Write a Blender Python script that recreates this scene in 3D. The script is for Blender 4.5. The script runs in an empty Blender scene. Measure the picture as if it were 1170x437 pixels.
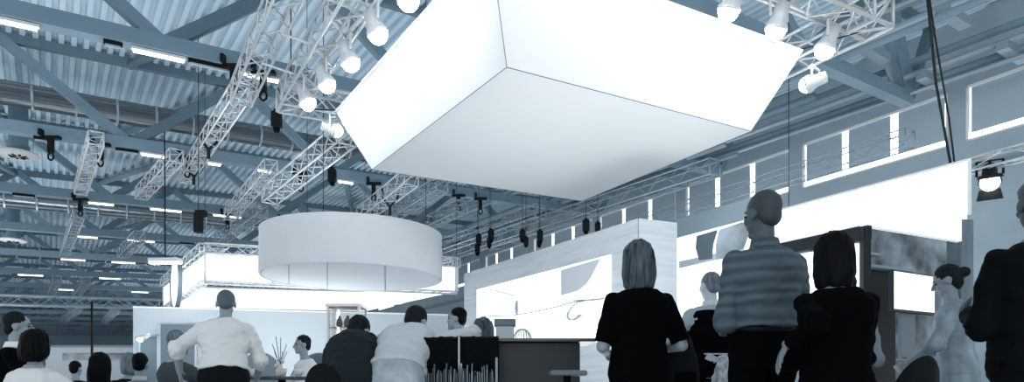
import bpy, bmesh, math, random
from mathutils import Vector as V, Matrix as M, noise, Euler

random.seed(7)
sc = bpy.context.scene
COL = sc.collection
PI = math.pi
R = math.radians

# ------------------------------------------------------------------ camera
F, CX, CY, HC = 750.0, 585.0, 440.0, 0.80
cam = bpy.data.objects.new('camera', bpy.data.cameras.new('camera'))
COL.objects.link(cam)
cam.location = (0, 0, HC)
cam.rotation_euler = (PI / 2, 0, 0)
cam.data.sensor_width = 36
cam.data.lens = F / 1170 * 36
cam.data.shift_y = (CY - 218.5) / 1170
cam.data.clip_end = 600
cam.data.clip_start = 0.05
sc.camera = cam
sc.view_settings.view_transform = 'Standard'
sc.view_settings.look = 'None'
sc.view_settings.gamma = 1
sc.view_settings.exposure = 0.0
sc.view_settings.use_curve_mapping = False
sc.cycles.use_denoising = True
sc.cycles.max_bounces = 5
sc.cycles.diffuse_bounces = 3
sc.cycles.glossy_bounces = 3
sc.cycles.transparent_max_bounces = 8
sc.cycles.sample_clamp_indirect = 4
sc.cycles.caustics_reflective = False
sc.cycles.caustics_refractive = False


def P(px, py, Y):
    return V(((px - CX) / F * Y, Y, HC + (CY - py) / F * Y))


def Ph(px, py, h):
    return P(px, py, F * h / (CY - py))


# hall axes (roof) and right-hand wall axes
D1, D2 = V((-.5772, .8166, 0)), V((.8166, .5772, 0))
DW, NW = V((-.5102, .8600, 0)), V((.8600, .5102, 0))
SL = .0439


def C(u, v, h):
    p = D1 * u + D2 * v
    return V((p.x, p.y, HC + h + SL * v))


def Wp(t, w, h):
    p = DW * t + NW * w
    return V((p.x, p.y, HC + h))


def wall_t(px, w):
    s = (px - CX) / F
    Y = w / (NW.x * s + NW.y)
    return (DW.x * s + DW.y) * Y


# --------------------------------------------------------------- materials
def tone(v, sat=1.0):
    """linear colour of the print's blue-grey scale at brightness v (0-1, linear)"""
    v = max(v, 1e-4)
    k = min(1.0, 0.62 * (1 - v) ** 0.8) * sat
    return (v * (1 - .52 * k), v * (1 + .02 * k), v * (1 + .42 * k), 1)


MATS = {}


def mat(name, v, rough=.6, metal=0.0, sat=1.0, emit=0.0, noise_s=None, noise_a=.15, bump=None, spec=.4, alpha=None, stretch=(1, 1, 1), trans=0):
    if name in MATS:
        return MATS[name]
    m = bpy.data.materials.new(name)
    m.use_nodes = True
    nt = m.node_tree
    b = nt.nodes['Principled BSDF']
    c = tone(v, sat)
    b.inputs['Base Color'].default_value = c
    b.inputs['Roughness'].default_value = rough
    b.inputs['Metallic'].default_value = metal
    b.inputs['Specular IOR Level'].default_value = spec
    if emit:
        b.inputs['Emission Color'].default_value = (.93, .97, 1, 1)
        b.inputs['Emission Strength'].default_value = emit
    if trans:
        b.inputs['Transmission Weight'].default_value = trans
        b.inputs['IOR'].default_value = 1.05
    if alpha is not None:
        b.inputs['Alpha'].default_value = alpha
    if noise_s or bump:
        tc = nt.nodes.new('ShaderNodeTexCoord')
        mp = nt.nodes.new('ShaderNodeMapping')
        mp.inputs['Scale'].default_value = stretch
        nt.links.new(tc.outputs['Object'], mp.inputs['Vector'])
        nz = nt.nodes.new('ShaderNodeTexNoise')
        nz.inputs['Scale'].default_value = noise_s or bump[0]
        nz.inputs['Detail'].default_value = 4
        nt.links.new(mp.outputs['Vector'], nz.inputs['Vector'])
        if noise_s:
            rp = nt.nodes.new('ShaderNodeValToRGB')
            rp.color_ramp.elements[0].position = .3
            rp.color_ramp.elements[1].position = .7
            rp.color_ramp.elements[0].color = tone(v * (1 - noise_a), sat)
            rp.color_ramp.elements[1].color = tone(v * (1 + noise_a), sat)
            nt.links.new(nz.outputs['Fac'], rp.inputs['Fac'])
            nt.links.new(rp.outputs['Color'], b.inputs['Base Color'])
        if bump:
            n2 = nz
            if noise_s:
                n2 = nt.nodes.new('ShaderNodeTexNoise')
                n2.inputs['Scale'].default_value = bump[0]
                nt.links.new(mp.outputs['Vector'], n2.inputs['Vector'])
            bp = nt.nodes.new('ShaderNodeBump')
            bp.inputs['Strength'].default_value = bump[1]
            bp.inputs['Distance'].default_value = .02
            nt.links.new(n2.outputs['Fac'], bp.inputs['Height'])
            nt.links.new(bp.outputs['Normal'], b.inputs['Normal'])
    MATS[name] = m
    return m


def wave_mat(name, v0, v1, scale, direction='Z', dist=1.5, rough=.7, sat=1.0, prof='SIN', stretch=(1, 1, 1)):
    m = bpy.data.materials.new(name)
    m.use_nodes = True
    nt = m.node_tree
    b = nt.nodes['Principled BSDF']
    b.inputs['Roughness'].default_value = rough
    b.inputs['Specular IOR Level'].default_value = .25
    tc = nt.nodes.new('ShaderNodeTexCoord')
    mp = nt.nodes.new('ShaderNodeMapping')
    mp.inputs['Scale'].default_value = stretch
    nt.links.new(tc.outputs['Object'], mp.inputs['Vector'])
    w = nt.nodes.new('ShaderNodeTexWave')
    w.bands_direction = direction
    w.wave_profile = prof
    w.inputs['Scale'].default_value = scale
    w.inputs['Distortion'].default_value = dist
    w.inputs['Detail'].default_value = 2
    nt.links.new(mp.outputs['Vector'], w.inputs['Vector'])
    rp = nt.nodes.new('ShaderNodeValToRGB')
    rp.color_ramp.elements[0].color = tone(v0, sat)
    rp.color_ramp.elements[1].color = tone(v1, sat)
    nt.links.new(w.outputs['Fac'], rp.inputs['Fac'])
    nt.links.new(rp.outputs['Color'], b.inputs['Base Color'])
    return m


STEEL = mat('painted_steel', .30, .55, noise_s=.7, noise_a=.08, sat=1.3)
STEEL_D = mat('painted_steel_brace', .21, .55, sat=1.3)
DECK = mat('roof_deck', .74, .5, noise_s=.25, noise_a=.10, sat=1.9)
DUCT = mat('duct_metal', .66, .3, metal=.3, sat=1.2)
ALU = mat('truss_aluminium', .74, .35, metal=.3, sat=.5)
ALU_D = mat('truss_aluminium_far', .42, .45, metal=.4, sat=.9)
BLACK = mat('black_metal', .008, .5, spec=.15)
CABLE = mat('cable_black', .012, .7)
WHITE_FAB = mat('white_stretch_fabric', .84, .85, sat=.35, spec=.1)
DRUM = mat('drum_fabric', .70, .85, sat=.55, spec=.1, noise_s=3, noise_a=.02)
SEAM = mat('fabric_seam', .25, .8)
WALLM = mat('hall_wall', .42, .8, noise_s=.6, noise_a=.08)
FLOORM = mat('hall_floor', .7, .6, sat=.6, noise_s=.4, noise_a=.06)
BLIND = mat('blind_cloth', .46, .85)
DAY = mat('daylight_pane', .9, .5, emit=3.2)
TUBE = mat('tube_lit', .9, .5, emit=5.0)
TUBE_OFF = mat('tube_unlit', .5, .5)
LENS = mat('lamp_lens', .9, .3, emit=40)
LAMPW = mat('lamp_housing', .7, .35, metal=.3, sat=.4)
PWHITE = mat('white_panel', .80, .6, sat=.3)
PGREY = mat('pale_grey_panel', .50, .75, sat=.7, noise_s=.5, noise_a=.03)
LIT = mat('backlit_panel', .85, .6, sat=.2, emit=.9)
BANNER = mat('white_banner_glow', .85, .7, sat=.2, emit=.55)  # glow added to whiten the hanging banner and the dark booth's fascia
SCREEN = mat('screen_lit', .8, .4, sat=.2, emit=.75)
DARKP = mat('dark_panel', .02, .5, spec=.15)
MIDP = mat('mid_blue_panel', .16, .6)
BAR = mat('bar_front', .022, .5, sat=1.2, spec=.3)
CLOTHK = mat('black_cloth', .004, .9, bump=(60, .5), spec=.08)
GLASS = mat('clear_glass', .9, .05, trans=.9, sat=.1)


def wood_mat():
    m = bpy.data.materials.new('limed_wood')
    m.use_nodes = True
    nt = m.node_tree
    b = nt.nodes['Principled BSDF']
    b.inputs['Roughness'].default_value = .65
    tc = nt.nodes.new('ShaderNodeTexCoord')
    mp = nt.nodes.new('ShaderNodeMapping')
    mp.inputs['Rotation'].default_value = (0, 0, 0)
    mp.inputs['Scale'].default_value = (.35, .35, 5.5)
    nt.links.new(tc.outputs['Object'], mp.inputs['Vector'])
    nz = nt.nodes.new('ShaderNodeTexNoise')
    nz.inputs['Scale'].default_value = 3.2
    nz.inputs['Detail'].default_value = 6
    nz.inputs['Distortion'].default_value = .6
    nt.links.new(mp.outputs['Vector'], nz.inputs['Vector'])
    rp = nt.nodes.new('ShaderNodeValToRGB')
    rp.color_ramp.elements[0].position = .32
    rp.color_ramp.elements[1].position = .68
    rp.color_ramp.elements[0].color = tone(.54, .7)
    rp.color_ramp.elements[1].color = tone(.64, .7)
    nt.links.new(nz.outputs['Fac'], rp.inputs['Fac'])
    nt.links.new(rp.outputs['Color'], b.inputs['Base Color'])
    return m


WOOD = wood_mat()


# ------------------------------------------------------------- mesh helper
class MB:
    def __init__(s):
        s.v, s.f = [], []

    def add(s, vs, fs):
        b = len(s.v)
        s.v.extend(V(x) for x in vs)
        s.f.extend(tuple(b + i for i in f) for f in fs)
        return s

    def box(s, c, size, rot=None):
        c = V(c)
        h = V(size) / 2
        vs = []
        for z in (-1, 1):
            for y in (-1, 1):
                for x in (-1, 1):
                    p = V((x * h.x, y * h.y, z * h.z))
                    if rot is not None:
                        p = rot @ p
                    vs.append(c + p)
        return s.add(vs, [(0, 2, 3, 1), (4, 5, 7, 6), (0, 1, 5, 4), (2, 6, 7, 3), (0, 4, 6, 2), (1, 3, 7, 5)])

    def bar(s, p0, p1, w, h, up=V((0, 0, 1))):
        p0, p1 = V(p0), V(p1)
        d = (p1 - p0).normalized()
        sd = d.cross(up)
        if sd.length < 1e-4:
            sd = d.cross(V((0, 1, 0)))
        sd.normalize()
        u = sd.cross(d)
        a, b = sd * w / 2, u * h / 2
        vs = [p + q for p in (p0, p1) for q in (-a - b, a - b, a + b, -a + b)]
        return s.add(vs, [(3, 2, 1, 0), (4, 5, 6, 7), (0, 1, 5, 4), (1, 2, 6, 5), (2, 3, 7, 6), (3, 0, 4, 7)])

    def tube(s, p0, p1, r0, r1=None, n=8):
        p0, p1 = V(p0), V(p1)
        r1 = r0 if r1 is None else r1
        d = (p1 - p0).normalized()
        a = d.cross(V((0, 0, 1)))
        if a.length < 1e-3:
            a = d.cross(V((0, 1, 0)))
        a.normalize()
        b = d.cross(a)
        vs = []
        for p, r in ((p0, r0), (p1, r1)):
            for i in range(n):
                t = 2 * PI * i / n
                vs.append(p + a * (r * math.cos(t)) + b * (r * math.sin(t)))
        fs = [(i, (i + 1) % n, n + (i + 1) % n, n + i) for i in range(n)]
        fs += [tuple(reversed(range(n))), tuple(range(n, 2 * n))]
        return s.add(vs, fs)

    def path(s, pts, r, n=6):
        for a, b in zip(pts, pts[1:]):
            s.tube(a, b, r, n=n)
        return s

    def lathe(s, prof, n=24, mtx=None, close=False):
        vs = []
        for r, z in prof:
            for i in range(n):
                t = 2 * PI * i / n
                p = V((r * math.cos(t), r * math.sin(t), z))
                vs.append(mtx @ p if mtx is not None else p)
        m = len(prof)
        fs = []
        for k in range(m - 1):
            for i in range(n):
                j = (i + 1) % n
                fs.append((k * n + i, k * n + j, (k + 1) * n + j, (k + 1) * n + i))
        if not close:
            fs.append(tuple(reversed(range(n))))
            fs.append(tuple(range((m - 1) * n, m * n)))
        else:
            for i in range(n):
                j = (i + 1) % n
                fs.append(((m - 1) * n + i, (m - 1) * n + j, j, i))
        return s.add(vs, fs)

    def ell(s, c, r, rot=None, n=14, m=9):
        c = V(c)
        vs = []
        for k in range(m + 1):
            ph = PI * k / m
            for i in range(n):
                t = 2 * PI * i / n
                q = V((r[0] * math.sin(ph) * math.cos(t), r[1] * math.sin(ph) * math.sin(t), r[2] * math.cos(ph)))
                if rot is not None:
                    q = rot @ q
                vs.append(c + q)
        fs = []
        for k in range(m):
            for i in range(n):
                j = (i + 1) % n
                fs.append((k * n + i, (k + 1) * n + i, (k + 1) * n + j, k * n + j))
        return s.add(vs, fs)

    def cap(s, p0, r0, p1, r1, n=12):
        """tapered limb with round ends"""
        s.tube(p0, p1, r0, r1, n)
        s.ell(p0, (r0,) * 3, n=n, m=8)
        s.ell(p1, (r1,) * 3, n=n, m=8)
        return s

    def loft(s, rings, fn, n=20):
        """rings: list of (z, rx, ry, yc); fn maps (x, y, z) to a point"""
        vs = []
        for z, rx, ry, yc in rings:
            for i in range(n):
                t = 2 * PI * i / n
                ct, st = math.cos(t), math.sin(t)
                e = .85
                x = rx * math.copysign(abs(ct) ** e, ct)
                y = ry * math.copysign(abs(st) ** e, st)
                vs.append(fn(x, y + yc, z))
        m = len(rings)
        fs = []
        for k in range(m - 1):
            for i in range(n):
                j = (i + 1) % n
                fs.append((k * n + i, k * n + j, (k + 1) * n + j, (k + 1) * n + i))
        fs.append(tuple(reversed(range(n))))
        fs.append(tuple(range((m - 1) * n, m * n)))
        return s.add(vs, fs)

    def prism(s, pts, d):
        """closed polygon pts extruded by vector d"""
        n = len(pts)
        vs = [V(p) for p in pts] + [V(p) + V(d) for p in pts]
        fs = [(i, (i + 1) % n, n + (i + 1) % n, n + i) for i in range(n)]
        fs += [tuple(reversed(range(n))), tuple(range(n, 2 * n))]
        return s.add(vs, fs)

    def build(s, name, m, parent=None, smooth=False, bevel=0, loc=None, remesh=0, smooth_it=3, folds=None):
        org = ORG.get(parent.name, V((0, 0, 0))) if parent is not None else None
        if parent is None:
            if loc is None:
                xs = [p.x for p in s.v]
                ys = [p.y for p in s.v]
                loc = V(((min(xs) + max(xs)) / 2, (min(ys) + max(ys)) / 2, min(p.z for p in s.v)))
            org = V(loc)
        me = bpy.data.meshes.new(name)
        me.from_pydata([p - org for p in s.v], [], s.f)
        bm = bmesh.new()
        bm.from_mesh(me)
        bmesh.ops.recalc_face_normals(bm, faces=bm.faces)
        bm.to_mesh(me)
        bm.free()
        if remesh:
            tmp = bpy.data.objects.new('tmp', me)
            TS.collection.objects.link(tmp)
            md = tmp.modifiers.new('r', 'REMESH')
            md.mode = 'VOXEL'
            md.voxel_size = remesh
            if smooth_it:
                ms = tmp.modifiers.new('s', 'SMOOTH')
                ms.factor = .5
                ms.iterations = smooth_it
            with bpy.context.temp_override(scene=TS, view_layer=TS.view_layers[0]):
                dg = bpy.context.evaluated_depsgraph_get()
                dg.update()
                me2 = bpy.data.meshes.new_from_object(tmp.evaluated_get(dg))
            TRASH.extend((tmp, me))
            TS.collection.objects.unlink(tmp)
            me = me2
            me.name = name
            if folds:
                amp, fx, fz = folds
                off = random.random() * 50
                nrm = [vt.normal.copy() for vt in me.vertices]
                cos = []
                for vt, nn in zip(me.vertices, nrm):
                    q = vt.co
                    a = noise.noise(V((q.x * fx + off, q.y * fx, q.z * fz + q.x * fx * .6)))
                    b = noise.noise(V((q.x * fx * 2.1, q.y * fx * 2.1 + off, q.z * fz * 2.3 - q.x * fx)))
                    cos.extend(q + nn * (amp * (a + .5 * b)))
                me.vertices.foreach_set('co', cos)
                me.update()
            smooth = True
        ob = bpy.data.objects.new(name, me)
        COL.objects.link(ob)
        if m is not None:
            me.materials.clear()
            me.materials.append(m)
        if smooth:
            for p in me.polygons:
                p.use_smooth = True
        if parent is not None:
            ob.parent = parent
            ORG[ob.name] = org
        else:
            ob.location = org
            ORG[ob.name] = org
        if bevel:
            bv = ob.modifiers.new('bevel', 'BEVEL')
            bv.width = bevel
            bv.segments = 2
            bv.limit_method = 'ANGLE'
        return ob


ORG = {}
TRASH = []
TS = bpy.data.scenes.new('workshop')     # an empty side scene in which modifiers are applied; removed at the end


def tag(o, label=None, cat=None, group=None, kind=None):
    if label:
        o['label'] = label
    if cat:
        o['category'] = cat
    if group:
        o['group'] = group
    if kind:
        o['kind'] = kind
    return o


def root(name, loc, label, cat, group=None, rotz=None, kind=None):
    o = bpy.data.objects.new(name, None)
    o.empty_display_size = .2
    COL.objects.link(o)
    o.location = V(loc)
    if rotz is not None:
        o.rotation_euler = (0, 0, rotz)
        ORG[o.name] = V((0, 0, 0))      # parts are built in the thing's own space
    else:
        ORG[o.name] = V(loc)            # parts are built in world space
    return tag(o, label, cat, group, kind)


ORD = ['first', 'second', 'third', 'fourth', 'fifth', 'sixth', 'seventh', 'eighth', 'ninth', 'tenth', 'eleventh', 'twelfth',
       'thirteenth', 'fourteenth', 'fifteenth', 'sixteenth', 'seventeenth', 'eighteenth', 'nineteenth', 'twentieth']

# ------------------------------------------------------------------- shell
H = 8.0
ROOF = 11.0
U_END = 142.0


def uk(k):
    return 18.0 + 8.08 * k


def v_wall(u):
    return (23.4 + .0797 * u) / .9967


fl = MB()
fl.box((0, 60, -.05), (220, 240, .1))
tag(fl.build('floor', FLOORM, loc=(0, 0, 0)), kind='structure')

# corrugated steel deck, ribs running down the hall
dk = MB()
pitch, dep = .34, .15
v = -14.0
prof = []
while v < 38:
    prof += [(v, 0), (v + pitch * .42, 0), (v + pitch * .5, dep), (v + pitch * .92, dep)]
    v += pitch
us = [2.0, U_END + 1]
vs = []
for u in us:
    for (vv, hh) in prof:
        vs.append(C(u, vv, ROOF + .12 + hh))
n = len(prof)
dk.add(vs, [(i, i + 1, n + i + 1, n + i) for i in range(n - 1)])
# solid roof above the ribs
a, b, c_, d = C(2, -14, ROOF + .4), C(U_END + 1, -14, ROOF + .4), C(U_END + 1, 38, ROOF + .4), C(2, 38, ROOF + .4)
dk.prism([a, b, c_, d], V((0, 0, .2)))
tag(dk.build('ceiling', DECK, loc=C(60, 10, ROOF)), kind='structure')

# end wall of the hall
ew = MB()
p0, p1 = C(U_END, -40, 0), C(U_END, 45, 0)
ew.bar(V((p0.x, p0.y, 6.5)), V((p1.x, p1.y, 6.5)), .4, 13)
tag(ew.build('wall_end', WALLM), kind='structure')

# right-hand wall: plain lower wall, piers between windows, upper strip
WW = 24.0
SILL, HEAD = 8.04, 9.9
BAYS = [(1400, 1103, [1250]), (1083, 916, [1020, 964]), (902, 783, [858, 818]), (772, 684, [741, 711]), (677, 609, [653, 630]),
        (602, 554, [583, 566]), (548, 510, [534, 521]), (505, 478, [495, 486]), (474, 454, [467, 460]), (450, 432, [444, 438])]
t0, t1 = wall_t(1600, WW), wall_t(330, WW)
wl = MB()


def wall_box(mb, ta, tb, za, zb, wa, wb):
    q = [Wp(ta, wa, za), Wp(tb, wa, za), Wp(tb, wb, za), Wp(ta, wb, za)]
    mb.prism(q, V((0, 0, zb - za)))


wall_box(wl, t0, t1, -HC, SILL, WW, WW + .35)
wall_box(wl, t0, t1, HEAD, ROOF + 2.2, WW, WW + .35)
edges = [wall_t(1600, WW)]
for a, b, _ in BAYS:
    edges += [wall_t(a, WW), wall_t(b, WW)]
edges.append(t1)
for i in range(0, len(edges), 2):
    wall_box(wl, edges[i], edges[i + 1], SILL, HEAD, WW, WW + .35)
tag(wl.build('wall_right', WALLM), kind='structure')
tr = MB()
wall_box(tr, t0, t1, SILL - 1.15, SILL - .95, WW - .14, WW)
tag(tr.build('trim_1', STEEL), kind='structure')
for i, (a, b, mids) in enumerate(BAYS):
    ta, tb = wall_t(a, WW), wall_t(b, WW)
    wn = root('window_%d' % (i + 1), Wp((ta + tb) / 2, WW, SILL), None, None, kind='structure')
    fr = MB()
    for zz in (SILL, HEAD - .08):
        wall_box(fr, ta, tb, zz, zz + .08, WW + .02, WW + .12)
    for tt in (ta, tb - .08):
        wall_box(fr, tt, tt + .08, SILL, HEAD, WW + .02, WW + .12)
    fr.build('frame', PWHITE, wn)
    g = MB()
    wall_box(g, ta, tb, SILL, HEAD, WW + .24, WW + .28)
    g.build('pane', DAY, wn)
    cuts = [ta] + [wall_t(m_, WW) for m_ in mids] + [tb]
    for q in range(len(cuts) - 1):
        bl = MB()
        wall_box(bl, cuts[q] + .16, cuts[q + 1] - .12, SILL + .30, HEAD - .07, WW + .13, WW + .16)
        bl.build('blind', BLIND, wn)

# ------------------------------------------------------------ roof trusses
NODES = [2.3 + 7.2 * j for j in range(-2, 4)]
for k in range(-1, 15):
    u = uk(k)
    ve = v_wall(u)
    last = 23.2 + .06 * (u - 10)
    if k < 0:
        last = 22.6
    far = k > 7
    lab = {-1: 'nearest roof truss, ending at the steel bracket above the long white banner',
           0: 'big steel roof truss crossing the top left corner',
           1: 'steel roof truss just below the upper silver air duct',
           2: 'steel roof truss just above the second silver air duct'}.get(k, '%s blue-grey steel roof truss counting from the top left corner down' % ORD[k])
    t = root('roof_truss', C(u, 8, H), lab, 'roof truss', 'steel roof trusses across the hall')
    MB().bar(C(u, -13, H + .19), C(u, last, H + .19), .36, .38).build('bottom_chord', STEEL, t)
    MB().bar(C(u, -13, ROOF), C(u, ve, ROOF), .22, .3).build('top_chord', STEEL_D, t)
    nodes = [x for x in NODES if x < last - 3] + [last]
    for vv in nodes:
        for sgn in (-1, 1):
            vt = vv + sgn * 3.6
            if vt > ve + .3:
                vt = ve
            if vv == last and sgn > 0:
                vt = min(ve, last + 1.8)
            if far and sgn < 0 and vv > 20:
                pass
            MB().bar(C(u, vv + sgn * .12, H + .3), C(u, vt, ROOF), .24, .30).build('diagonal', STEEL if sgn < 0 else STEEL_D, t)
    if -1 <= k < 6:
        for j, vv in enumerate((-5.0, 2.3 + 3.6, 13.1)):
            MB().tube(C(u, vv, ROOF - .1), C(u + 8.08, vv + (-3.6 if j % 2 else 3.6), ROOF - .1), .14, n=10).build('brace_tube', STEEL, t, smooth=True)
    if k == -1:
        MB().bar(C(u, last - .2, H + .3), C(u + .2, last - 1.0, ROOF), .5, .5).build('bracket_strut', STEEL, t)

# -------------------------------------------------------------- tube lights
tubes = [(0, [(-10, 45, 1), (118, 140, 0), (150, 212, 1), (215, 262, 0), (275, 320, 1)]),
         (1, [(38, 58, 0), (132, 158, 0), (160, 191, 1), (237, 253, 1), (294, 311, 1), (386, 404, 1)]),
         (2, [(14, 40, 0), (100, 131, 1), (171, 208, 1), (243, 276, 1)]),
         (3, [(88, 112, 1), (145, 177, 1), (205, 222, 0)]),
         (4, [(69, 98, 1), (127, 155, 1)]),
         (5, [(113, 138, 1), (20, 50, 1)]),
         (6, [(60, 85, 1), (150, 170, 1)])]
for k, lst in tubes:
    u = uk(k) - .05
    for i, (xa, xb, on) in enumerate(lst):
        q = []
        for x in (xa, xb):
            s = (x - CX) / F
            Y = u / (D1.x * s + D1.y)
            vv = (D2.x * s + D2.y) * Y
            q.append(vv)
        nm = 'nearest roof truss on the left' if k == 0 else '%s roof truss on the left' % ORD[k]
        t = root('tube_light', C(u, sum(q) / 2, H - .16), '%s %s tube light along the lower chord of the %s' % (ORD[i], 'glowing' if on else 'unlit', nm),
                 'ceiling light', 'tube lights under the roof trusses')
        MB().bar(C(u, q[0], H - .05), C(u, q[1], H - .05), .12, .07).build('fixture_body', PWHITE if on else BLACK, t)
        MB().bar(C(u, q[0] + .04, H - .12), C(u, q[1] - .04, H - .12), .075, .045).build('light_tube', TUBE if on else TUBE_OFF, t)

# -------------------------------------------------------------------- ducts
for i, (u, h, r, va, vb, lab) in enumerate([(27.4, 9.72, .40, -14, 24, 'upper silver round air duct running across the hall below the roof deck'),
                                            (38.6, 8.75, .42, -14, 26, 'second silver round air duct, below the upper one'),
                                            (53.6, 8.72, .40, -14, 27, 'third and farthest silver air duct, low on the left'),
                                            ]):
    d = MB()
    pts = []
    vv = va
    rings = []
    ax = (C(u, vb, h) - C(u, va, h))
    L = ax.length
    z = ax.normalized()
    x = V((0, 0, 1)).cross(z).normalized()
    y = z.cross(x)
    mt = M((x, y, z)).transposed().to_4x4()
    mt.translation = C(u, va, h)
    prof = []
    s = 0
    while s < L:
        prof.append(s)
        s += 1.23
    t = root('air_duct', C(u, (va + vb) / 2, h - r), lab, 'air duct', 'round air ducts')
    d.lathe([(r, 0), (r, L)], 40, mt, close=True)
    d.build('duct_pipe', DUCT, t, smooth=True)
    for s in prof[1:]:
        MB().lathe([(r * .99, s), (r + .022, s + .005), (r + .022, s + .075), (r * .99, s + .08)], 40, mt, close=True).build('joint_ring', DUCT, t)

# ceiling outlets at the far left
for (px, py, k, r, lab) in [(21, 178, 1.55, .62, 'round white ceiling air outlet with disc plate, under the upper duct'), (15, 276, 3.3, .6, 'round pale air outlet lower down on the left, below the second duct')]:
    s = (px - CX) / F
    Y = uk(k) / (D1.x * s + D1.y)
    p = P(px, py, Y)
    t = root('air_outlet', p, lab, 'air outlet')
    mt = M.Translation(p)
    MB().lathe([(r * .55, .02), (r * .58, .35), (r * .5, .42), (r * .5, 2.2)], 24, mt).build('neck', STEEL, t, smooth=True)
    MB().lathe([(r * .2, -.05), (r, 0), (r * 1.05, .05), (r, .1), (r * .3, .12)], 28, mt).build('disc_plate', PWHITE, t, smooth=True)
    mb = MB()
    for i in range(8):
        a = i * PI / 4
        mb.bar(p + V((.1 * math.cos(a), .1 * math.sin(a), -.06)), p + V((.5 * r * math.cos(a), .5 * r * math.sin(a), -.045)), .07, .03)
    mb.build('swirl_vane', BLACK, t)


# ----------------------------------------------------------- lattice trusses
def lattice(name, p0, p1, w, h, label, cat='lighting truss', group=None, m=None, r=.025, full=True, parent=None, part=None, seg=None):
    p0, p1 = V(p0), V(p1)
    d = (p1 - p0)
    L = d.length
    d.normalize()
    sd = d.cross(V((0, 0, 1))).normalized()
    up = sd.cross(d)
    m = m or ALU
    offs = [sd * (-w / 2) + up * (h / 2), sd * (w / 2) + up * (h / 2), sd * (w / 2) - up * (h / 2), sd * (-w / 2) - up * (h / 2)]
    if parent is None:
        t = root(name, (p0 + p1) / 2 + V((0, 0, -h / 2)), label, cat, group)
    else:
        t = MB().tube(p0 + offs[0], p1 + offs[0], r, n=7).build(part, m, parent, smooth=True)
    for i, o in enumerate(offs):
        if parent is not None and i == 0:
            continue
        MB().tube(p0 + o, p1 + o, r, n=7).build('rail', m, t, smooth=True)
    n = max(2, int(round(L / (seg or w * 1.05))))
    br = MB()
    for a in range(4):
        o0, o1 = offs[a], offs[(a + 1) % 4]
        for i in range(n):
            q0 = p0 + d * (L * i / n)
            q1 = p0 + d * (L * (i + 1) / n)
            if i % 2:
                o0, o1 = offs[(a + 1) % 4], offs[a]
            else:
                o0, o1 = offs[a], offs[(a + 1) % 4]
            br.tube(q0 + o0, q1 + o1, r * .6, n=5)
    for q in (p0, p1):
        for a in range(4):
            br.tube(q + offs[a], q + offs[(a + 1) % 4], r * .8, n=5)
    br.build('bracing', m, t, smooth=True)
    return t


def on_h(px, py, h):
    return Ph(px, py, h)


# long runs hung under the roof, down the hall:  (px0,py0) (px1,py1) at height h above eye
runs = [((275, 104), (211, 203), 7.75, .42, 'lattice lighting truss hung on black straps left of the round lamp row', ALU),
        ((110, 158), (92, 217), 7.65, .40, 'short steep lattice truss below the upper duct at left', ALU),
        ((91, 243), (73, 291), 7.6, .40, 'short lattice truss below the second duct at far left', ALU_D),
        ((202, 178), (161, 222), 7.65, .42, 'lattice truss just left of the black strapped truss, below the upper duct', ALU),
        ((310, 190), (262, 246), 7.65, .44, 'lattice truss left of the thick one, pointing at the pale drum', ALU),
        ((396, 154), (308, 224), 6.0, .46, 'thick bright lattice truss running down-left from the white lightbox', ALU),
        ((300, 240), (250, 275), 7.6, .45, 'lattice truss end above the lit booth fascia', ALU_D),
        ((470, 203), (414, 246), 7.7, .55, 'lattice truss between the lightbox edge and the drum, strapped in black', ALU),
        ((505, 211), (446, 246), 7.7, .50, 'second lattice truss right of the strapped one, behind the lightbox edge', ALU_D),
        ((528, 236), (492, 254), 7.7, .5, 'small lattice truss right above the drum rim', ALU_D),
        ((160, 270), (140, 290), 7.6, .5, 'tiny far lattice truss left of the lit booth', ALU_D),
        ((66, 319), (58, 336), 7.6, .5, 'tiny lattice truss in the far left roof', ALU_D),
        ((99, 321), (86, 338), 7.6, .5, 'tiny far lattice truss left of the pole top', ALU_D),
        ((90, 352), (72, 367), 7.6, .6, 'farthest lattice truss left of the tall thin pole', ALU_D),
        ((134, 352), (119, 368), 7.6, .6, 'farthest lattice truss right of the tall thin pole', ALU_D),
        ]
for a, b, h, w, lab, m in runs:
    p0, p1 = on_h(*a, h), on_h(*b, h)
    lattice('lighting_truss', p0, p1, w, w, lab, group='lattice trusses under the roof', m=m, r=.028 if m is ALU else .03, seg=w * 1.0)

# runs beside the window wall
pt = C(18, 20.8, 8.0 - SL * 20.8)
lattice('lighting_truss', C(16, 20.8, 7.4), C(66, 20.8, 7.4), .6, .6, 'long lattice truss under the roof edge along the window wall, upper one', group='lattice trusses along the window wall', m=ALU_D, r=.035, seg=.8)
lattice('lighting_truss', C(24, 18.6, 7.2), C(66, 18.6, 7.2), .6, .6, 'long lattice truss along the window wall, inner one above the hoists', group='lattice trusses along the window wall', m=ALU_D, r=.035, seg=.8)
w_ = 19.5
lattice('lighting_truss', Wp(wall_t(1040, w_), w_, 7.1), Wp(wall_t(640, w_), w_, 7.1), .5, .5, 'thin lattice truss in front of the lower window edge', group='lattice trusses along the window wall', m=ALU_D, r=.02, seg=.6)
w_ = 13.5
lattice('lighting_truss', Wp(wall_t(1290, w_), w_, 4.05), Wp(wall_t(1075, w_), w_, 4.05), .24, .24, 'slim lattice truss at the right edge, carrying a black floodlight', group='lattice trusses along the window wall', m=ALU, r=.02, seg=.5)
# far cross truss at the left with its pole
lattice('lighting_truss', P(-40, 342, 24), P(184, 349, 25), .35, .35, 'horizontal lattice truss across the far left, resting over the tall thin pole', m=ALU_D, r=.025, seg=.5)

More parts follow.
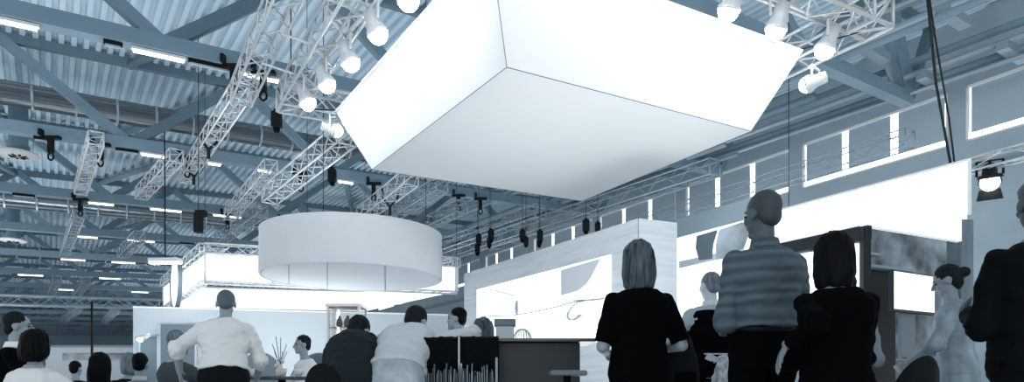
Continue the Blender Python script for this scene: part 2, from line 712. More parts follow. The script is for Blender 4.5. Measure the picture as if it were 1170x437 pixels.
# pipes under the roof at the window side
for i, (px, py, h, r, ua, ub) in enumerate([(1107, 0, 9.6, .16, 3, 60), (1122, 0, 9.2, .10, 3, 60), (1170, 40, 9.7, .09, 3, 70), (1170, 55, 9.55, .13, 3, 70), (1170, 63, 9.3, .07, 3, 70),
                                            (1100, 50, 10.2, .12, 3, 70), (1000, 20, 10.3, .1, 3, 60), (930, 110, 9.6, .12, 12, 70), (760, 190, 9.3, .10, 16, 90), (760, 204, 9.1, .08, 16, 90), (760, 220, 9.0, .12, 20, 90)]):
    p = Ph(px, py, h)
    u0 = p.dot(D1)
    a = p + D1 * (ua - u0)
    b = p + D1 * (ub - u0)
    tag(MB().tube(a, b, r, n=10).build('roof_pipe', STEEL if i % 2 else ALU_D, smooth=True),
        '%s long roof pipe above the window wall, counted from the top' % ORD[i], 'pipe', 'pipes along the window side of the roof')
# cross members joining the pipes
for i, (a, b) in enumerate([((1078, 12), (1103, 28)), ((1145, 52), (1170, 68)), ((985, 53), (1012, 68)), ((1052, 86), (1075, 98))]):
    p0, p1 = Ph(*a, 9.5), Ph(*b, 9.5)
    tag(MB().bar(p0, p1, .3, .22).build('pipe_bracket', ALU_D),
        ['flat steel bracket across the roof pipes left of the top right cable', 'flat steel bracket across the roof pipes at the right edge', 'flat bracket where the lightbox rig truss ends at right', 'flat steel bracket just left of the hanging black cable'][i], 'bracket', 'brackets across the roof pipes')

# ---------------------------------------------------------------- lightbox
LB = [Ph(579, 77, 4.0), Ph(858, 150, 4.0), Ph(665, 230, 4.0), Ph(425, 194, 4.0)]   # near, right, far, left
A1 = ((LB[3] - LB[0]).normalized() + (LB[2] - LB[1]).normalized()).normalized()
A2 = ((LB[1] - LB[0]).normalized() + (LB[2] - LB[3]).normalized()).normalized()
fl_, up_ = .53, 1.18
outs = [-A1 - A2, -A1 + A2, A1 + A2, A1 - A2]
LT = [LB[i] + outs[i] * fl_ + V((0, 0, up_)) for i in range(4)]
ctr = sum(LB, V()) / 4
t = root('hanging_lightbox', ctr, 'huge white fabric lightbox with sloping sides hung under the roof', 'lightbox')
inset = V((0, 0, .03))
MB().prism(LB, V((0, 0, .02))).build('bottom_panel', WHITE_FAB, t)
for i in range(4):
    j = (i + 1) % 4
    nrm = (LB[j] - LB[i]).cross(LT[i] - LB[i]).normalized()
    if nrm.dot(LB[i] - ctr) < 0:
        nrm = -nrm
    MB().prism([LB[i], LB[j], LT[j], LT[i]], -nrm * .02).build('side_panel', WHITE_FAB, t)
sm = MB()
for i in range(4):
    sm.tube(LB[i], LB[(i + 1) % 4], .006, n=6)
    sm.tube(LB[i], LT[i], .006, n=6)
sm.build('seam', SEAM, t)
fr = MB()
for i in range(4):
    fr.bar(LT[i] + V((0, 0, -.03)) - outs[i] * .04, LT[(i + 1) % 4] + V((0, 0, -.03)) - outs[(i + 1) % 4] * .04, .05, .05)
fr.build('top_frame', ALU, t)

# square truss rig round the lightbox
HR = 5.28
c2 = V((ctr.x, ctr.y, 0))
S_ = 3.50
RG = []
for i in range(4):
    q = c2 + outs[i] * S_
    RG.append(V((q.x, q.y, HC + HR + .24)))
RG[1] = RG[1] - A2 * .25
t = root('square_truss_rig', c2 + V((0, 0, HC + HR)), 'square of bright lattice trusses carrying floodlights round the lightbox', 'lighting truss')
tw = .44
RIG = t
for i in range(4):
    j = (i + 1) % 4
    d = (RG[j] - RG[i]).normalized()
    ext = 1.0 if i == 3 else .2
    lattice('', RG[i] - d * .2, RG[j] + d * .2, tw, tw, '', parent=t, part='truss_side', r=.028, seg=.45)
lattice('lighting_truss', RG[0] - A2 * .75 - A1 * .5 + V((0, 0, .25)), RG[3] - A2 * .75 + A1 * .9 + V((0, 0, .25)), .38, .38, 'lattice truss running parallel just left of the floodlight row', r=.024, seg=.42)
# suspension lines of the rig and of the lightbox
for i in range(4):
    p = RG[i]
    tag(MB().path([p + V((0, 0, .2)), V((p.x, p.y, HC + ROOF - .4))], .012).build('suspension_cable', CABLE),
        ['steel cable lifting the near corner of the truss square, above the frame', 'black cable lifting the right corner of the truss square', 'cable lifting the hidden far corner of the truss square', 'cable lifting the left corner of the truss square'][i], 'cable', 'cables lifting the truss square')
for i in range(4):
    d = (LT[i] - V((0, 0, 0)))
    tag(MB().tube(LT[i] - outs[i] * .06, V((RG[i].x, RG[i].y, RG[i].z - .2)), .012, n=6).build('lightbox_wire', CABLE),
        'thin wire tying the %s upper corner of the lightbox to the truss square' % ['near', 'right', 'far', 'left'][i], 'wire', 'wires tying the lightbox')


# floodlights
def flood(p, aim, label, power=90, size=1.0, group='floodlights round the lightbox', hang=None, on=True, housing=None):
    p, aim = V(p), V(aim)
    t = root('floodlight', p, label, 'floodlight', group)
    z = (aim - p).normalized()
    x = z.cross(V((0, 0, 1)))
    x = x.normalized() if x.length > 1e-3 else V((1, 0, 0))
    y = z.cross(x)
    mt = M((x, y, z)).transposed().to_4x4()
    mt.translation = p
    s = size
    hm = housing or LAMPW
    h = MB().lathe([(.05 * s, -.26 * s), (.085 * s, -.25 * s), (.09 * s, -.12 * s), (.10 * s, -.08 * s), (.13 * s, -.02 * s), (.135 * s, .02 * s), (.125 * s, .02 * s), (.11 * s, -.01 * s)], 20, mt).build('housing', hm, t, smooth=True)
    MB().lathe([(.11 * s, -.012 * s), (.112 * s, .0), (.115 * s, .05 * s), (.09 * s, .10 * s), (.05 * s, .13 * s), (.01 * s, .14 * s)], 20, mt).build('lens', LENS if on else TUBE, h, smooth=True)
    yk = MB()
    side = x
    top = p + V((0, 0, .26 * s))
    if hang is not None:
        top = V(hang)
    for sg in (-1, 1):
        yk.bar(p + side * sg * .145 * s - z * .1 * s, p + side * sg * .145 * s + V((0, 0, .2 * s)) - z * .1 * s, .03 * s, .012 * s)
    yk.bar(p - side * .15 * s + V((0, 0, .2 * s)) - z * .1 * s, p + side * .15 * s + V((0, 0, .2 * s)) - z * .1 * s, .03 * s, .014 * s)
    yk.tube(p + V((0, 0, .2 * s)) - z * .1 * s, top, .02 * s, n=8)
    yk.build('yoke', hm, t)
    for sg in (-1, 1) if housing else ():
        MB().prism([mt @ V((-.12 * s, sg * .135 * s, .02 * s)), mt @ V((.12 * s, sg * .135 * s, .02 * s)), mt @ V((.15 * s, sg * .2 * s, .15 * s)), mt @ V((-.15 * s, sg * .2 * s, .15 * s))], z.cross(x) * .006).build('barn_door', hm, t)
    if power:
        ld = bpy.data.lights.new('flood_lamp', 'SPOT')
        ld.energy = power
        ld.spot_size = R(125)
        ld.spot_blend = .6
        ld.shadow_soft_size = .10
        ld.color = (.95, .98, 1)
        lo = bpy.data.objects.new('flood_lamp', ld)
        COL.objects.link(lo)
        lo.parent = t
        mm = M((x, -y, -z)).transposed().to_4x4()
        mm.translation = (p + z * .06 * s) - p
        lo.matrix_local = mm
    return t


FLP = 230
face_l = (LB[0] + LB[3] + LT[0] + LT[3]) / 4
face_r = (LB[0] + LB[1] + LT[0] + LT[1]) / 4
lamps = [((466, -2), 'floodlight cut by the top edge, uppermost of the left lamp row', 'l'), ((431, 37), 'second floodlight from the top in the row left of the lightbox', 'l'),
         ((400, 70), 'third floodlight from the top in the row left of the lightbox', 'l'), ((373, 95), 'fourth floodlight from the top in the row left of the lightbox', 'l'),
         ((351, 116), 'lowest floodlight in the row left of the lightbox', 'l'),
         ((833, 10), 'dim boxy floodlight at the top edge, first of the right lamp row', 'r'), ((887, 32), 'floodlight second in the row right of the lightbox top', 'r'), ((943, 55), 'floodlight nearest the right corner of the truss square', 'r')]
for (px, py), lab, sd in lamps:
    p = Ph(px, py, 4.93)
    base, dirn = (LB[0], A1) if sd == 'l' else (LB[0], A2)
    q = base + dirn * max(.5, min(4.1, (p - base).dot(dirn)))
    hv = V((q.x - p.x, q.y - p.y, 0)).normalized()
    aim = p + hv * .42 + V((0, 0, -1))
    flood(p, aim, lab, FLP, 1.15, hang=p + V((0, 0, .42)))
for side_, first, last in (('l', 0, 4), ('r', 5, 7)):
    pa_, pb_ = [Ph(*lamps[q_][0], 4.93) + V((0, 0, .40)) for q_ in (first, last)]
    dd_ = (pb_ - pa_).normalized()
    MB().tube(pa_ - dd_ * .8, pb_ + dd_ * .35, .032, n=10).build('lamp_rail', ALU, RIG, smooth=True)
    for q_ in (0.0, .35, .7, 1.0):
        x_ = pa_.lerp(pb_, q_)
        out_ = (A1 * -1 if side_ == 'r' else A2 * -1) * .75 + V((0, 0, .1))
        MB().tube(x_, x_ + out_, .02, n=8).build('outrigger', ALU, RIG, smooth=True)
flood(Ph(383, 149, 4.75), LB[3] + A2 * 1.2 + V((0, 0, .3)), 'floodlight at the left tip of the lightbox, hanging below the truss corner', FLP * .5)
flood(Ph(924, 96, 4.55), LB[1] + A1 * .9 + V((0, 0, .4)), 'floodlight hanging below the right tip of the lightbox', FLP * .5)
# extra unseen floodlights above the frame, added to light the near lightbox sides
for q, sd in ((LB[0] - A2 * 1.55 + A1 * .3, 'l'), (LB[0] - A1 * 1.55 + A2 * .3, 'r'), (LB[0] - A1 * 1.55 + A2 * 1.6, 'r')):
    p = V((q.x, q.y, HC + 5.0))
    aim = LB[0] + (A1 if sd == 'l' else A2) * (.9 if sd == 'l' else max(.7, (q - LB[0]).dot(A2))) + V((0, 0, .3))
    flood(p, aim, 'added unseen floodlight on the near part of the truss square, above the frame', FLP)

# black floodlight at far right with bright open doors
pf = P(1131, 207, 11.88)
flood(pf, pf + V((-.35, -.5, -1)), 'black floodlight with bright open flaps under the slim truss at right', 0, 1.35, None, on=False, housing=BLACK, hang=V((pf.x, pf.y, HC + 3.95)))

# -------------------------------------------------- hoists, clamps, straps
hoists = [(316, 137, 7.4, .36), (379.5, 201, 7.2, .36), (545.5, 285, 6.6, .34), (547, 274, 6.6, .34), (561, 269, 6.6, .36), (559, 277, 6.6, .30), (597, 269, 6.6, .34), (601, 276, 6.6, .3), (617, 270, 6.6, .36), (616, 277, 6.4, .26), (669.5, 258, 6.4, .36), (683, 260, 6.4, .3)]
hl = ['black chain hoist hanging left of the lightbox under the upper duct', 'black chain hoist left of the lightbox lower tip', 'lowest hoist of the pair just right of the drum', 'upper hoist of the pair just right of the drum',
      'tall black hoist second from the drum', 'short black hoist tucked under its tall neighbour, right of the drum', 'black hoist in the middle of the row above the wood booth', 'smaller black hoist half behind, middle of the row above the wood booth',
      'tall hoist at the right of the middle pair above the wood booth', 'short hoist below the tall one above the wood booth', 'black hoist above the wood booth panel, left of the last', 'black hoist nearest the wood booth corner']
for (px, py, h, s), lab in zip(hoists, hl):
    p = Ph(px, py, h)
    t = root('chain_hoist', p, lab, 'hoist', 'black chain hoists')
    MB().box(p, (s * .75, s * .6, s * 1.25)).box(p + V((0, 0, s * .7)), (s * .4, s * .4, s * .25)).build('motor_body', BLACK, t, bevel=.03)
    MB().lathe([(s * .2, -s * .95), (s * .27, -s * .75), (s * .27, -s * .6)], 10, M.Translation(p)).build('chain_bag', CLOTHK, t)
    top = HC + (H + .4 if px < 500 else ROOF) + SL * p.dot(D2) - .05
    ch = MB()
    ch.tube(p + V((0, 0, s * .8)), V((p.x, p.y, top - .1)), .012, n=5)
    ch.build('chain', CABLE, t)

clamps = [(267, 62, 0, 'black beam clamp holding the strapped truss below the big roof truss'), (301, 68, 0, 'second black beam clamp, right beside the truss row below the big roof truss'), (58, 146, 1, 'black beam clamp on the left below the upper duct'),
          (115, 152, 1, 'small black clamp atop the short left truss'), (214, 178, 1, 'black clamp pair where the strapped truss meets the second roof truss'), (344, 187, 1, 'black clamp above the truss pointing at the drum'),
          (427, 202, 1, 'black clamp under the lightbox edge above the drum'), (524, 214, 1, 'black clamp in the middle under the lightbox lower edge'), (549, 218, 1, 'black clamp at the right under the lightbox lower edge'),
          (92, 222, 2, 'black clamp below the first short left truss'), (260, 240, 2, 'black clamp above the lit booth, left of the drum'), (325, 245, 2, 'black clamp just above the drum rim')]
for px, py, k, lab in clamps:
    s = (px - CX) / F
    Y = (uk(k) - .22) / (D1.x * s + D1.y)
    p = P(px, py, Y)
    vv = p.dot(D2)
    p.z = HC + H + SL * vv - .02
    t = root('truss_clamp', p + V((0, 0, -.9)), lab, 'clamp', 'black clamps on the roof trusses')
    MB().box(p + V((0, 0, -.02)), (.62, .16, .10)).box(p + V((-.2, 0, .1)), (.08, .5, .2)).build('clamp_plate', BLACK, t)
    MB().bar(p, p + V((0, 0, -.5)), .16, .12, V((0, 1, 0))).build('hanger', BLACK, t)
    mb = MB()
    for i in range(10):
        a0, a1 = 2 * PI * i / 10, 2 * PI * (i + 1) / 10
        mb.tube(p + V((.09 * math.sin(a0), 0, -.62 + .12 * math.cos(a0))), p + V((.09 * math.sin(a1), 0, -.62 + .12 * math.cos(a1))), .03, n=6)
    mb.build('shackle', BLACK, t)

# black lifting straps round the trusses
for (px, py, h, s, lab) in [(240, 162, 7.75, .34, 'upper black strap round the lattice truss left of the lamps'), (223, 194, 7.75, .34, 'lower black strap round the lattice truss left of the lamps'), (446, 227, 7.6, .42, 'black strap round the truss between lightbox and drum')]:
    p = Ph(px, py, h)
    q = [p + V((-s * .8, 0, s * 1.1)), p + V((-s * .7, 0, 0)), p + V((0, -.1, -s * .9)), p + V((s * .7, 0, 0)), p + V((s * .75, 0, s * .5))]
    tag(MB().path(q, .045, 6).path([p + V((0, -.1, -s * .9)), p + V((0, -.1, -s * 1.7))], .06).build('lifting_strap', CABLE), lab, 'strap', 'black lifting straps')

# -------------------------------------------------------------- pale drum
dc = V(((403.5 - CX) / F * 14.9, 14.9, HC + 2.40))
t = root('hanging_drum', dc, 'big round pale fabric drum hanging left of the lightbox', 'lamp shade')
mt = M.Translation(dc)
r = 2.0
MB().lathe([(r, 0), (r + .015, .02), (r, .99), (r + .01, 1.0), (r - .02, 1.0), (r - .03, .99), (r - .03, .02)], 72, mt, close=True).build('drum_side', DRUM, t, smooth=True)
MB().lathe([(r - .05, .02), (r - .05, .04)], 72, mt).build('drum_bottom', DRUM, t)
mb = MB()
for i in range(3):
    sx_ = ((374 - CX) / F, (440 - CX) / F, (330 - CX) / F)[i]
    qa = V((dc.x, dc.y, 0))
    dd = V((sx_, 1, 0)).normalized()
    mid_ = dd * qa.dot(dd)
    hh_ = math.sqrt(max(.01, (r - .06) ** 2 - (mid_ - qa).length ** 2))
    for_ = V((0, 0, dc.z + .012))
    mb.bar(mid_ - dd * hh_ + for_, mid_ + dd * hh_ + for_, .014, .012)
mb.build('seam', SEAM, t)
for i in range(3):
    a = i * 2.1 + .4
    p = dc + V((1.7 * math.cos(a), 1.7 * math.sin(a), 1.0))
    tag(MB().tube(p, V((p.x, p.y, HC + ROOF - .1)), .008, n=5).build('drum_wire', CABLE), 'thin wire holding the pale round drum', 'wire', 'wires holding the drum')

# -------------------------------------------------- lit booth ring at left
NL, FL_, FR_, NR = V((-9.45, 20.2, 0)), V((-14.3, 27, 0)), V((-6.4, 28.6, 0)), V((-1.9, 22.5, 0))
zb, zt = HC + 3.2, HC + 4.02
t = root('lit_booth_fascia', (NL + FR_) / 2 + V((0, 0, zb)), 'square ring of glowing white fascia panels hung above the left booth', 'booth fascia')
ring = [NL, FL_, FR_, NR]
for i in range(4):
    a, b = ring[i], ring[(i + 1) % 4]
    d = (b - a).normalized()
    nrm = V((d.y, -d.x, 0))
    pn = MB()
    pn.prism([a + V((0, 0, zb)), b + V((0, 0, zb)), b + V((0, 0, zt)), a + V((0, 0, zt))], nrm * .05)
    o = pn.build('fascia_panel', LIT, t)
    n = max(2, int((b - a).length / 1.9))
    for q in range(n + 1):
        x = a + (b - a) * q / n - nrm * 0.0
        if q < n:
            MB().bar(x + V((0, 0, zb)), x + V((0, 0, zt)), .06, .12, d).build('frame_post', ALU, t)
for i in range(4):
    a, b = ring[i], ring[(i + 1) % 4]
    lattice('', a + V((0, 0, zt + .17)), b + V((0, 0, zt + .17)), .3, .3, '', parent=t, part='top_truss', r=.025, seg=.42)
    if i in (3, 0):
        lattice('', a + V((0, 0, zb - .05)), b + V((0, 0, zb - .05)), .2, .08, '', parent=t, part='lower_truss', r=.018, seg=.35)
for i, q in enumerate(ring):
    tag(MB().tube(q + V((0, 0, zt + .3)), V((q.x, q.y, HC + ROOF - .6)), .008, n=5).build('suspension_cable', CABLE), 'thin cable lifting the %s corner of the lit fascia ring' % ['nearest left', 'far left', 'far right', 'near right'][i], 'cable', 'cables lifting the fascia ring')
# oval disc on the left face
q = NL.lerp(FL_, .40)
d = (FL_ - NL).normalized()
nrm = V((-d.y, d.x, 0))
if nrm.x > 0:
    nrm = -nrm
q = NL + d * ((q - NL).dot(d)) + nrm * .3
q.z = HC + 3.55
z = nrm
x = V((0, 0, 1)).cross(z).normalized()
mt = M((x, z.cross(x), z)).transposed().to_4x4()
mt.translation = q
t = root('round_sign', q, 'white round sign disc on the left face of the lit fascia', 'sign')
MB().lathe([(.86, -.05), (.9, 0), (.86, .05), (.1, .06)], 40, mt).build('disc', LIT, t)
MB().lathe([(.88, -.06), (.93, -.06), (.93, .08), (.88, .08)], 40, mt, close=True).build('rim', MIDP, t)
# dark motor on the corner of the ring
p = NL + V((-.2, 0, zt + .95))
t = root('chain_hoist', p, 'slim black hoist above the near corner of the lit fascia ring', 'hoist', 'black chain hoists')
MB().box(p, (.24, .24, .6)).box(p + V((.08, 0, .3)), (.34, .2, .2)).build('motor_body', BLACK, t, bevel=.04)
MB().tube(p + V((0, 0, .4)), V((p.x, p.y, HC + ROOF - .3)), .012, n=5).build('chain', CABLE, t)
# lamp above booth at left
p = P(188, 301, 21)
t = root('floodlight', p, 'long bright floodlight just left of the lit fascia ring', 'floodlight')
MB().bar(p + V((-.5, .1, .1)), p + V((.5, 0, .1)), .3, .12).build('housing', LAMPW, t)
MB().bar(p + V((-.48, .1, .02)), p + V((.48, 0, .02)), .24, .05).build('lens', LENS, t)
MB().tube(p + V((0, .05, .15)), V((p.x, p.y, HC + H + .1)), .02).build('hanger', BLACK, t)

# white partition wall behind the left booth, with dark posters
pa, pb = P(152, 437, 22.0), P(512, 437, 24.5)
top = HC + 2.58
wv = (pb - pa)
wv.z = 0
wd = wv.normalized()
wn_ = V((wd.y, -wd.x, 0))
t = root('partition_wall', V((pa.x, pa.y, 0)), 'long pale partition wall below the glowing fascia ring', 'partition')
MB().prism([V((pa.x, pa.y, 0)), V((pb.x, pb.y, 0)), V((pb.x, pb.y, 0)) - wn_ * .15, V((pa.x, pa.y, 0)) - wn_ * .15], V((0, 0, top))).build('wall_board', PGREY, t)
MB().prism([V((pa.x, pa.y, top)) + wn_ * .02, V((pb.x, pb.y, top)) + wn_ * .02, V((pb.x, pb.y, top)) - wn_ * .17, V((pa.x, pa.y, top)) - wn_ * .17], V((0, 0, .05))).build('top_rail', PWHITE, t)


def on_part(px, off):
    s = (px - CX) / F
    # intersection of the viewing ray with the partition front
    n2 = wn_
    Y = (n2.dot(V((pa.x, pa.y, 0))) + off) / (n2.x * s + n2.y)
    return V((s * Y, Y, 0))


for (xa, xb, ya, lab) in [(183, 224, 371, 'large dark blue poster board on the pale partition, left of the white-shirted man'), (160, 181, 385, 'narrow dark poster board at the left end of the pale partition')]:
    a, b = on_part(xa, .06), on_part(xb, .06)
    zt_ = HC + (CY - ya) / F * a.y
    t = root('poster_board', a, lab, 'poster', 'dark poster boards')
    MB().prism([a + V((0, 0, .3)), b + V((0, 0, .3)), b + V((0, 0, zt_)), a + V((0, 0, zt_))], wn_ * .05).build('board', MIDP, t)
    f = MB()
    f.bar(a + V((0, 0, .3)) + wn_ * .04, a + V((0, 0, zt_)) + wn_ * .04, .06, .05).bar(b + V((0, 0, .3)) + wn_ * .04, b + V((0, 0, zt_)) + wn_ * .04, .06, .05)
    f.build('edge_strip', PGREY, t)
# arm spotlight over the poster
a = on_part(181, .1)
a.z = HC + (CY - 381) / F * a.y
b = a + wn_ * .65 + V((-.12, 0, -.1))
t = root('arm_spotlight', a, 'small glowing arm spotlight between the two dark posters', 'spotlight')
MB().tube(a, b, .025).build('arm', ALU, t)
MB().tube(b + V((.05, 0, .02)), b + V((-.22, -.05, -.16)), .07, .1, 12).build('lamp_head', LAMPW, t, smooth=True)
MB().ell(b + V((-.24, -.06, -.17)), (.11, .11, .07)).build('bulb', LENS, t, smooth=True)

# far white wall with a strip window, and the tall pole
a, b = P(52, 437, 40), P(158, 437, 40)
t = root('far_booth_wall', V((a.x, a.y, 0)), 'low white booth wall with a strip window, far left', 'booth wall')
MB().prism([V((a.x, 40, 0)), V((b.x, 40, 0)), V((b.x, 40.3, 0)), V((a.x, 40.3, 0))], V((0, 0, HC + 2.35))).build('wall_board', PGREY, t)
MB().prism([V((a.x, 39.9, HC + 2.28)), V((b.x, 39.9, HC + 2.28)), V((b.x, 40.4, HC + 2.28)), V((a.x, 40.4, HC + 2.28))], V((0, 0, .12))).build('top_rail', STEEL_D, t)
c0, c1 = P(71, 412, 39.9), P(146, 404, 39.9)
o = MB().prism([V((c0.x, 39.92, c0.z)), V((c1.x, 39.92, c0.z)), V((c1.x, 39.92, c1.z)), V((c0.x, 39.92, c1.z))], V((0, .06, 0))).build('strip_window', mat('strip_window_view', .25, .3, noise_s=1.6, noise_a=.95, stretch=(.5, 1, 1)), t)
p = P(105, 437, 20)
t = root('truss_pole', V((p.x, p.y, 0)), 'tall thin dark pole rising at far left', 'pole')
MB().tube(V((p.x, p.y, 0)), P(105, 345, 20), .035, n=10).build('shaft', BLACK, t, smooth=True)
MB().box(V((p.x, p.y, .02)), (.5, .5, .04)).build('foot_plate', BLACK, t)

# ------------------------------------------------------- wood booth at right
b0 = Ph(729.6, 249.6, 2.65)
b1 = Ph(530.3, 313.2, 2.65)
b2 = Ph(773.6, 254.9, 2.65)
zt = HC + 2.65
g0, g1, g2 = [V((q.x, q.y, 0)) for q in (b0, b1, b2)]
bd = (g1 - g0).normalized()
bn = V((bd.y, -bd.x, 0))
if bn.y > 0:
    bn = -bn
t = root('wood_booth', (g0 + g1) / 2, 'long pale wood-grain booth block with white lit wall panels', 'booth')
WP = root
MB().prism([g0, g1, g1 + (g2 - g0), g2], V((0, 0, zt))).build('body', WOOD, t)
fr = MB()
fr.bar(V((g0.x, g0.y, zt)) + (bn * .004), V((g0.x, g0.y, 0)) + bn * .004, .012, .012)
fr.build('corner_joint', SEAM, t)


def on_booth(px, off):
    s = (px - CX) / F
    Y = (bn.dot(g0) + off) / (bn.x * s + bn.y)
    return V((s * Y, Y, 0))


ztp = HC + (CY - 291) / F * on_booth(698, .03).y
zbp = HC + (CY - 392.6) / F * on_booth(663, .03).y
for i, (xa, xb) in enumerate([(546, 588.2), (588.8, 637.8), (638.6, 698.5)]):
    a, b = on_booth(xa, 0), on_booth(xb, 0)
    zl = HC + .25 if i < 2 else zbp
    zl = zbp
    MB().prism([a + V((0, 0, zl)), b + V((0, 0, zl)), b + V((0, 0, ztp)), a + V((0, 0, ztp))], bn * .03).build('lit_panel', LIT, t)
# grey printed motif on the lit panels: thin branch and a coiled leaf
ART = mat('print_grey', .36, .8)
ARTL = mat('print_pale_grey', .62, .8, sat=.6)


def bp(px, py, off=.034):
    q = on_booth(px, off)
    q.z = HC + (CY - py) / F * q.y
    return q


mb = MB()
pts = [(547, 362), (585, 361), (610, 357), (636, 351), (650, 347), (664, 344), (680, 343), (690, 341)]
for (a, b) in zip(pts, pts[1:]):
    mb.bar(bp(*a), bp(*b), .012, .03, bn)
mb.bar(bp(655, 344), bp(690, 342), .012, .07, bn)
for cx_, cy_, rx in ((665, 345, 3), (682, 343, 5)):
    mb.bar(bp(cx_ - rx, cy_ + .6), bp(cx_ + rx, cy_ - .6), .012, .09, bn)
mb.build('branch_print', ART, t)
mb = MB()
cpts = [(660, 346), (654, 351), (650, 357), (649, 362), (652, 366), (657, 366), (662, 363), (665, 360)]
for i, (a, b) in enumerate(zip(cpts, cpts[1:])):
    mb.bar(bp(*a), bp(*b), .012, .02 + .02 * i, bn)
mb.build('leaf_print', ART, t)
mb = MB()
poly = [(641, 309), (686, 296), (680, 308), (676, 316), (670, 325), (660, 333), (641, 338)]
mb.prism([bp(x_, y_, .031) for x_, y_ in poly], bn * .003)
mb.build('shade_print', ARTL, t)
mb = MB()
mb.bar(bp(560, 331), bp(588, 338), .012, .02, bn)
mb.ell(bp(591, 352), (.05, .02, .16))
mb.build('stem_print', ART, t)

# --------------------------- backlit graphic wall behind the vest man
w_ = 9.1


def wpl(px, w, h, dw=0):
    return Wp(wall_t(px, w), w, h)


a, b = wpl(757, w_, 0), wpl(878, w_, 0)
t = root('graphic_wall', V((b.x, b.y, 0)), 'white backlit wall with blurred grey shapes behind the man in a dark vest', 'display wall')
top = 2.80
q = [Wp(wall_t(757, w_), w_, -HC), Wp(wall_t(878, w_), w_, -HC), Wp(wall_t(878, w_), w_ + .12, -HC), Wp(wall_t(757, w_), w_ + .12, -HC)]
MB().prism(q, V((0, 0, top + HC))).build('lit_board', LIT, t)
MB().prism([x + V((0, 0, top + HC)) - NW * .02 * (1 if i < 2 else 0) for i, x in enumerate(q)], V((0, 0, .35))).build('header', mat('header_grey', .34, .7), t)


def gp(px, py, off=.012):
    w2 = w_ - off
    p = Wp(wall_t(px, w2), w2, 0)
    p.z = HC + (CY - py) / F * p.y
    return p


mb = MB()
mb.prism([gp(*x_) for x_ in [(796, 270), (820, 263), (815, 280), (814, 296), (799, 298), (795, 284)]], NW * -.004)
mb.build('grey_print', MIDP, t)
mb = MB()
mb.prism([gp(*x_) for x_ in [(822, 263), (848, 254), (858, 262), (850, 284), (832, 296), (818, 297), (818, 280)]], NW * -.004)
mb.build('grey_print', mat('print_mid', .3, .8, noise_s=1.2, noise_a=.9), t)
mb = MB()
mb.prism([gp(*x_) for x_ in [(776, 299), (850, 283), (850, 290), (776, 307)]], NW * -.003)
mb.build('pale_stripe_print', ARTL, t)

# ------------------------------------------------------ hanging white banner
w_ = 10.62
ta, tb = wall_t(1105, w_), wall_t(872, w_)
t = root('hanging_banner', Wp((ta + tb) / 2, w_, 2.5), 'long white banner hung on a cable above the dark booth', 'banner')
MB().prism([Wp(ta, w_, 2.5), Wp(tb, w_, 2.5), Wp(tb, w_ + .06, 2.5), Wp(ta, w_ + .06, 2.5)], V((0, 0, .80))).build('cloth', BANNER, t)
e = MB()
for hh in (2.5, 3.29):
    e.bar(Wp(ta, w_ + .03, hh), Wp(tb, w_ + .03, hh), .08, .03)
e.bar(Wp(ta, w_ + .03, 2.48), Wp(ta, w_ + .03, 3.3), .03, .08, DW)
e.build('rod_frame', ALU, t)
aq = Wp(wall_t(1085, w_), w_ + .03, 3.3)
tq = P(1060, 0, 9.4)
dirv = (tq - aq)
topq = aq + dirv * ((HC + ROOF + .2 - aq.z) / dirv.z)
t = root('suspension_cable', aq, 'thick black cable from the roof to the white banner', 'cable')
MB().path([aq, aq + dirv * .5 + V((-.05, 0, 0)), tq, topq], .02, 8).build('cable_core', CABLE, t, smooth=True)
MB().path([aq + V((.06, 0, 0)), aq + dirv * .3 + V((.07, 0, 0)), aq + dirv * .8 + V((.03, 0, 0)), topq + V((.02, 0, 0))], .014, 6).build('control_line', CABLE, t, smooth=True)
aq = Wp(wall_t(900, w_), w_ + .03, 3.3)
tag(MB().tube(aq, V((aq.x, aq.y, HC + ROOF - .2)), .008).build('suspension_cable', CABLE), 'thin cable lifting the left end of the white banner', 'cable')

# ---------------------------------------------------------- dark booth at right
q0 = Ph(990, 258, 1.91)
k0 = V((q0.x, q0.y, 0))
k1 = Ph(1105, 277, 1.91)
k1 = V((k1.x, k1.y, 0))
vdir = (k1 - k0).normalized()
udir = DW.copy()
kl = k0 + udir * 1.35
kf = kl + (k1 - k0)
t = root('dark_booth', (k0 + kf) / 2, 'dark open booth under the white banner with a white fascia and shelves', 'booth')
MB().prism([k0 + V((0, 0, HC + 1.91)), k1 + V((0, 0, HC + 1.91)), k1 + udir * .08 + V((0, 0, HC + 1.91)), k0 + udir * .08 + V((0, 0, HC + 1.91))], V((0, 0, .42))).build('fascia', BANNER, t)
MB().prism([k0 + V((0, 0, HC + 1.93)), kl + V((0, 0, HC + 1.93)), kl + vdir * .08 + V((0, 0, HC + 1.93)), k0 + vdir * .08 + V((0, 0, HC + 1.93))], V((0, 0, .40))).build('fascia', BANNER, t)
MB().prism([k0 + V((0, 0, HC + 1.76)), kl + V((0, 0, HC + 1.76)), kl + vdir * .1 + V((0, 0, HC + 1.76)), k0 + vdir * .1 + V((0, 0, HC + 1.76))], V((0, 0, .16))).build('beam', DARKP, t)
MB().box(k0 + vdir * .045 + udir * .045 + V((0, 0, (HC + 1.9) / 2)), (.09, .09, HC + 1.9)).build('corner_post', DARKP, t)
# lit panel in the left face
a, b = k0 + udir * .12, k0 + udir * 1.2
MB().prism([a + V((0, 0, HC + .2)), b + V((0, 0, HC + .2)), b + V((0, 0, HC + 1.72)), a + V((0, 0, HC + 1.72))], vdir * .05).build('lit_panel', LIT, t)
# back wall with blurred graphic
bk0, bk1 = k0 + udir * .75 + vdir * .06, k1 + udir * .75 + vdir * 1.35
MB().prism([bk0, bk1, bk1 + udir * .06, bk0 + udir * .06], V((0, 0, HC + 2.2))).build('back_wall', mat('back_graphic', .20, .7, noise_s=2.6, noise_a=.85), t)
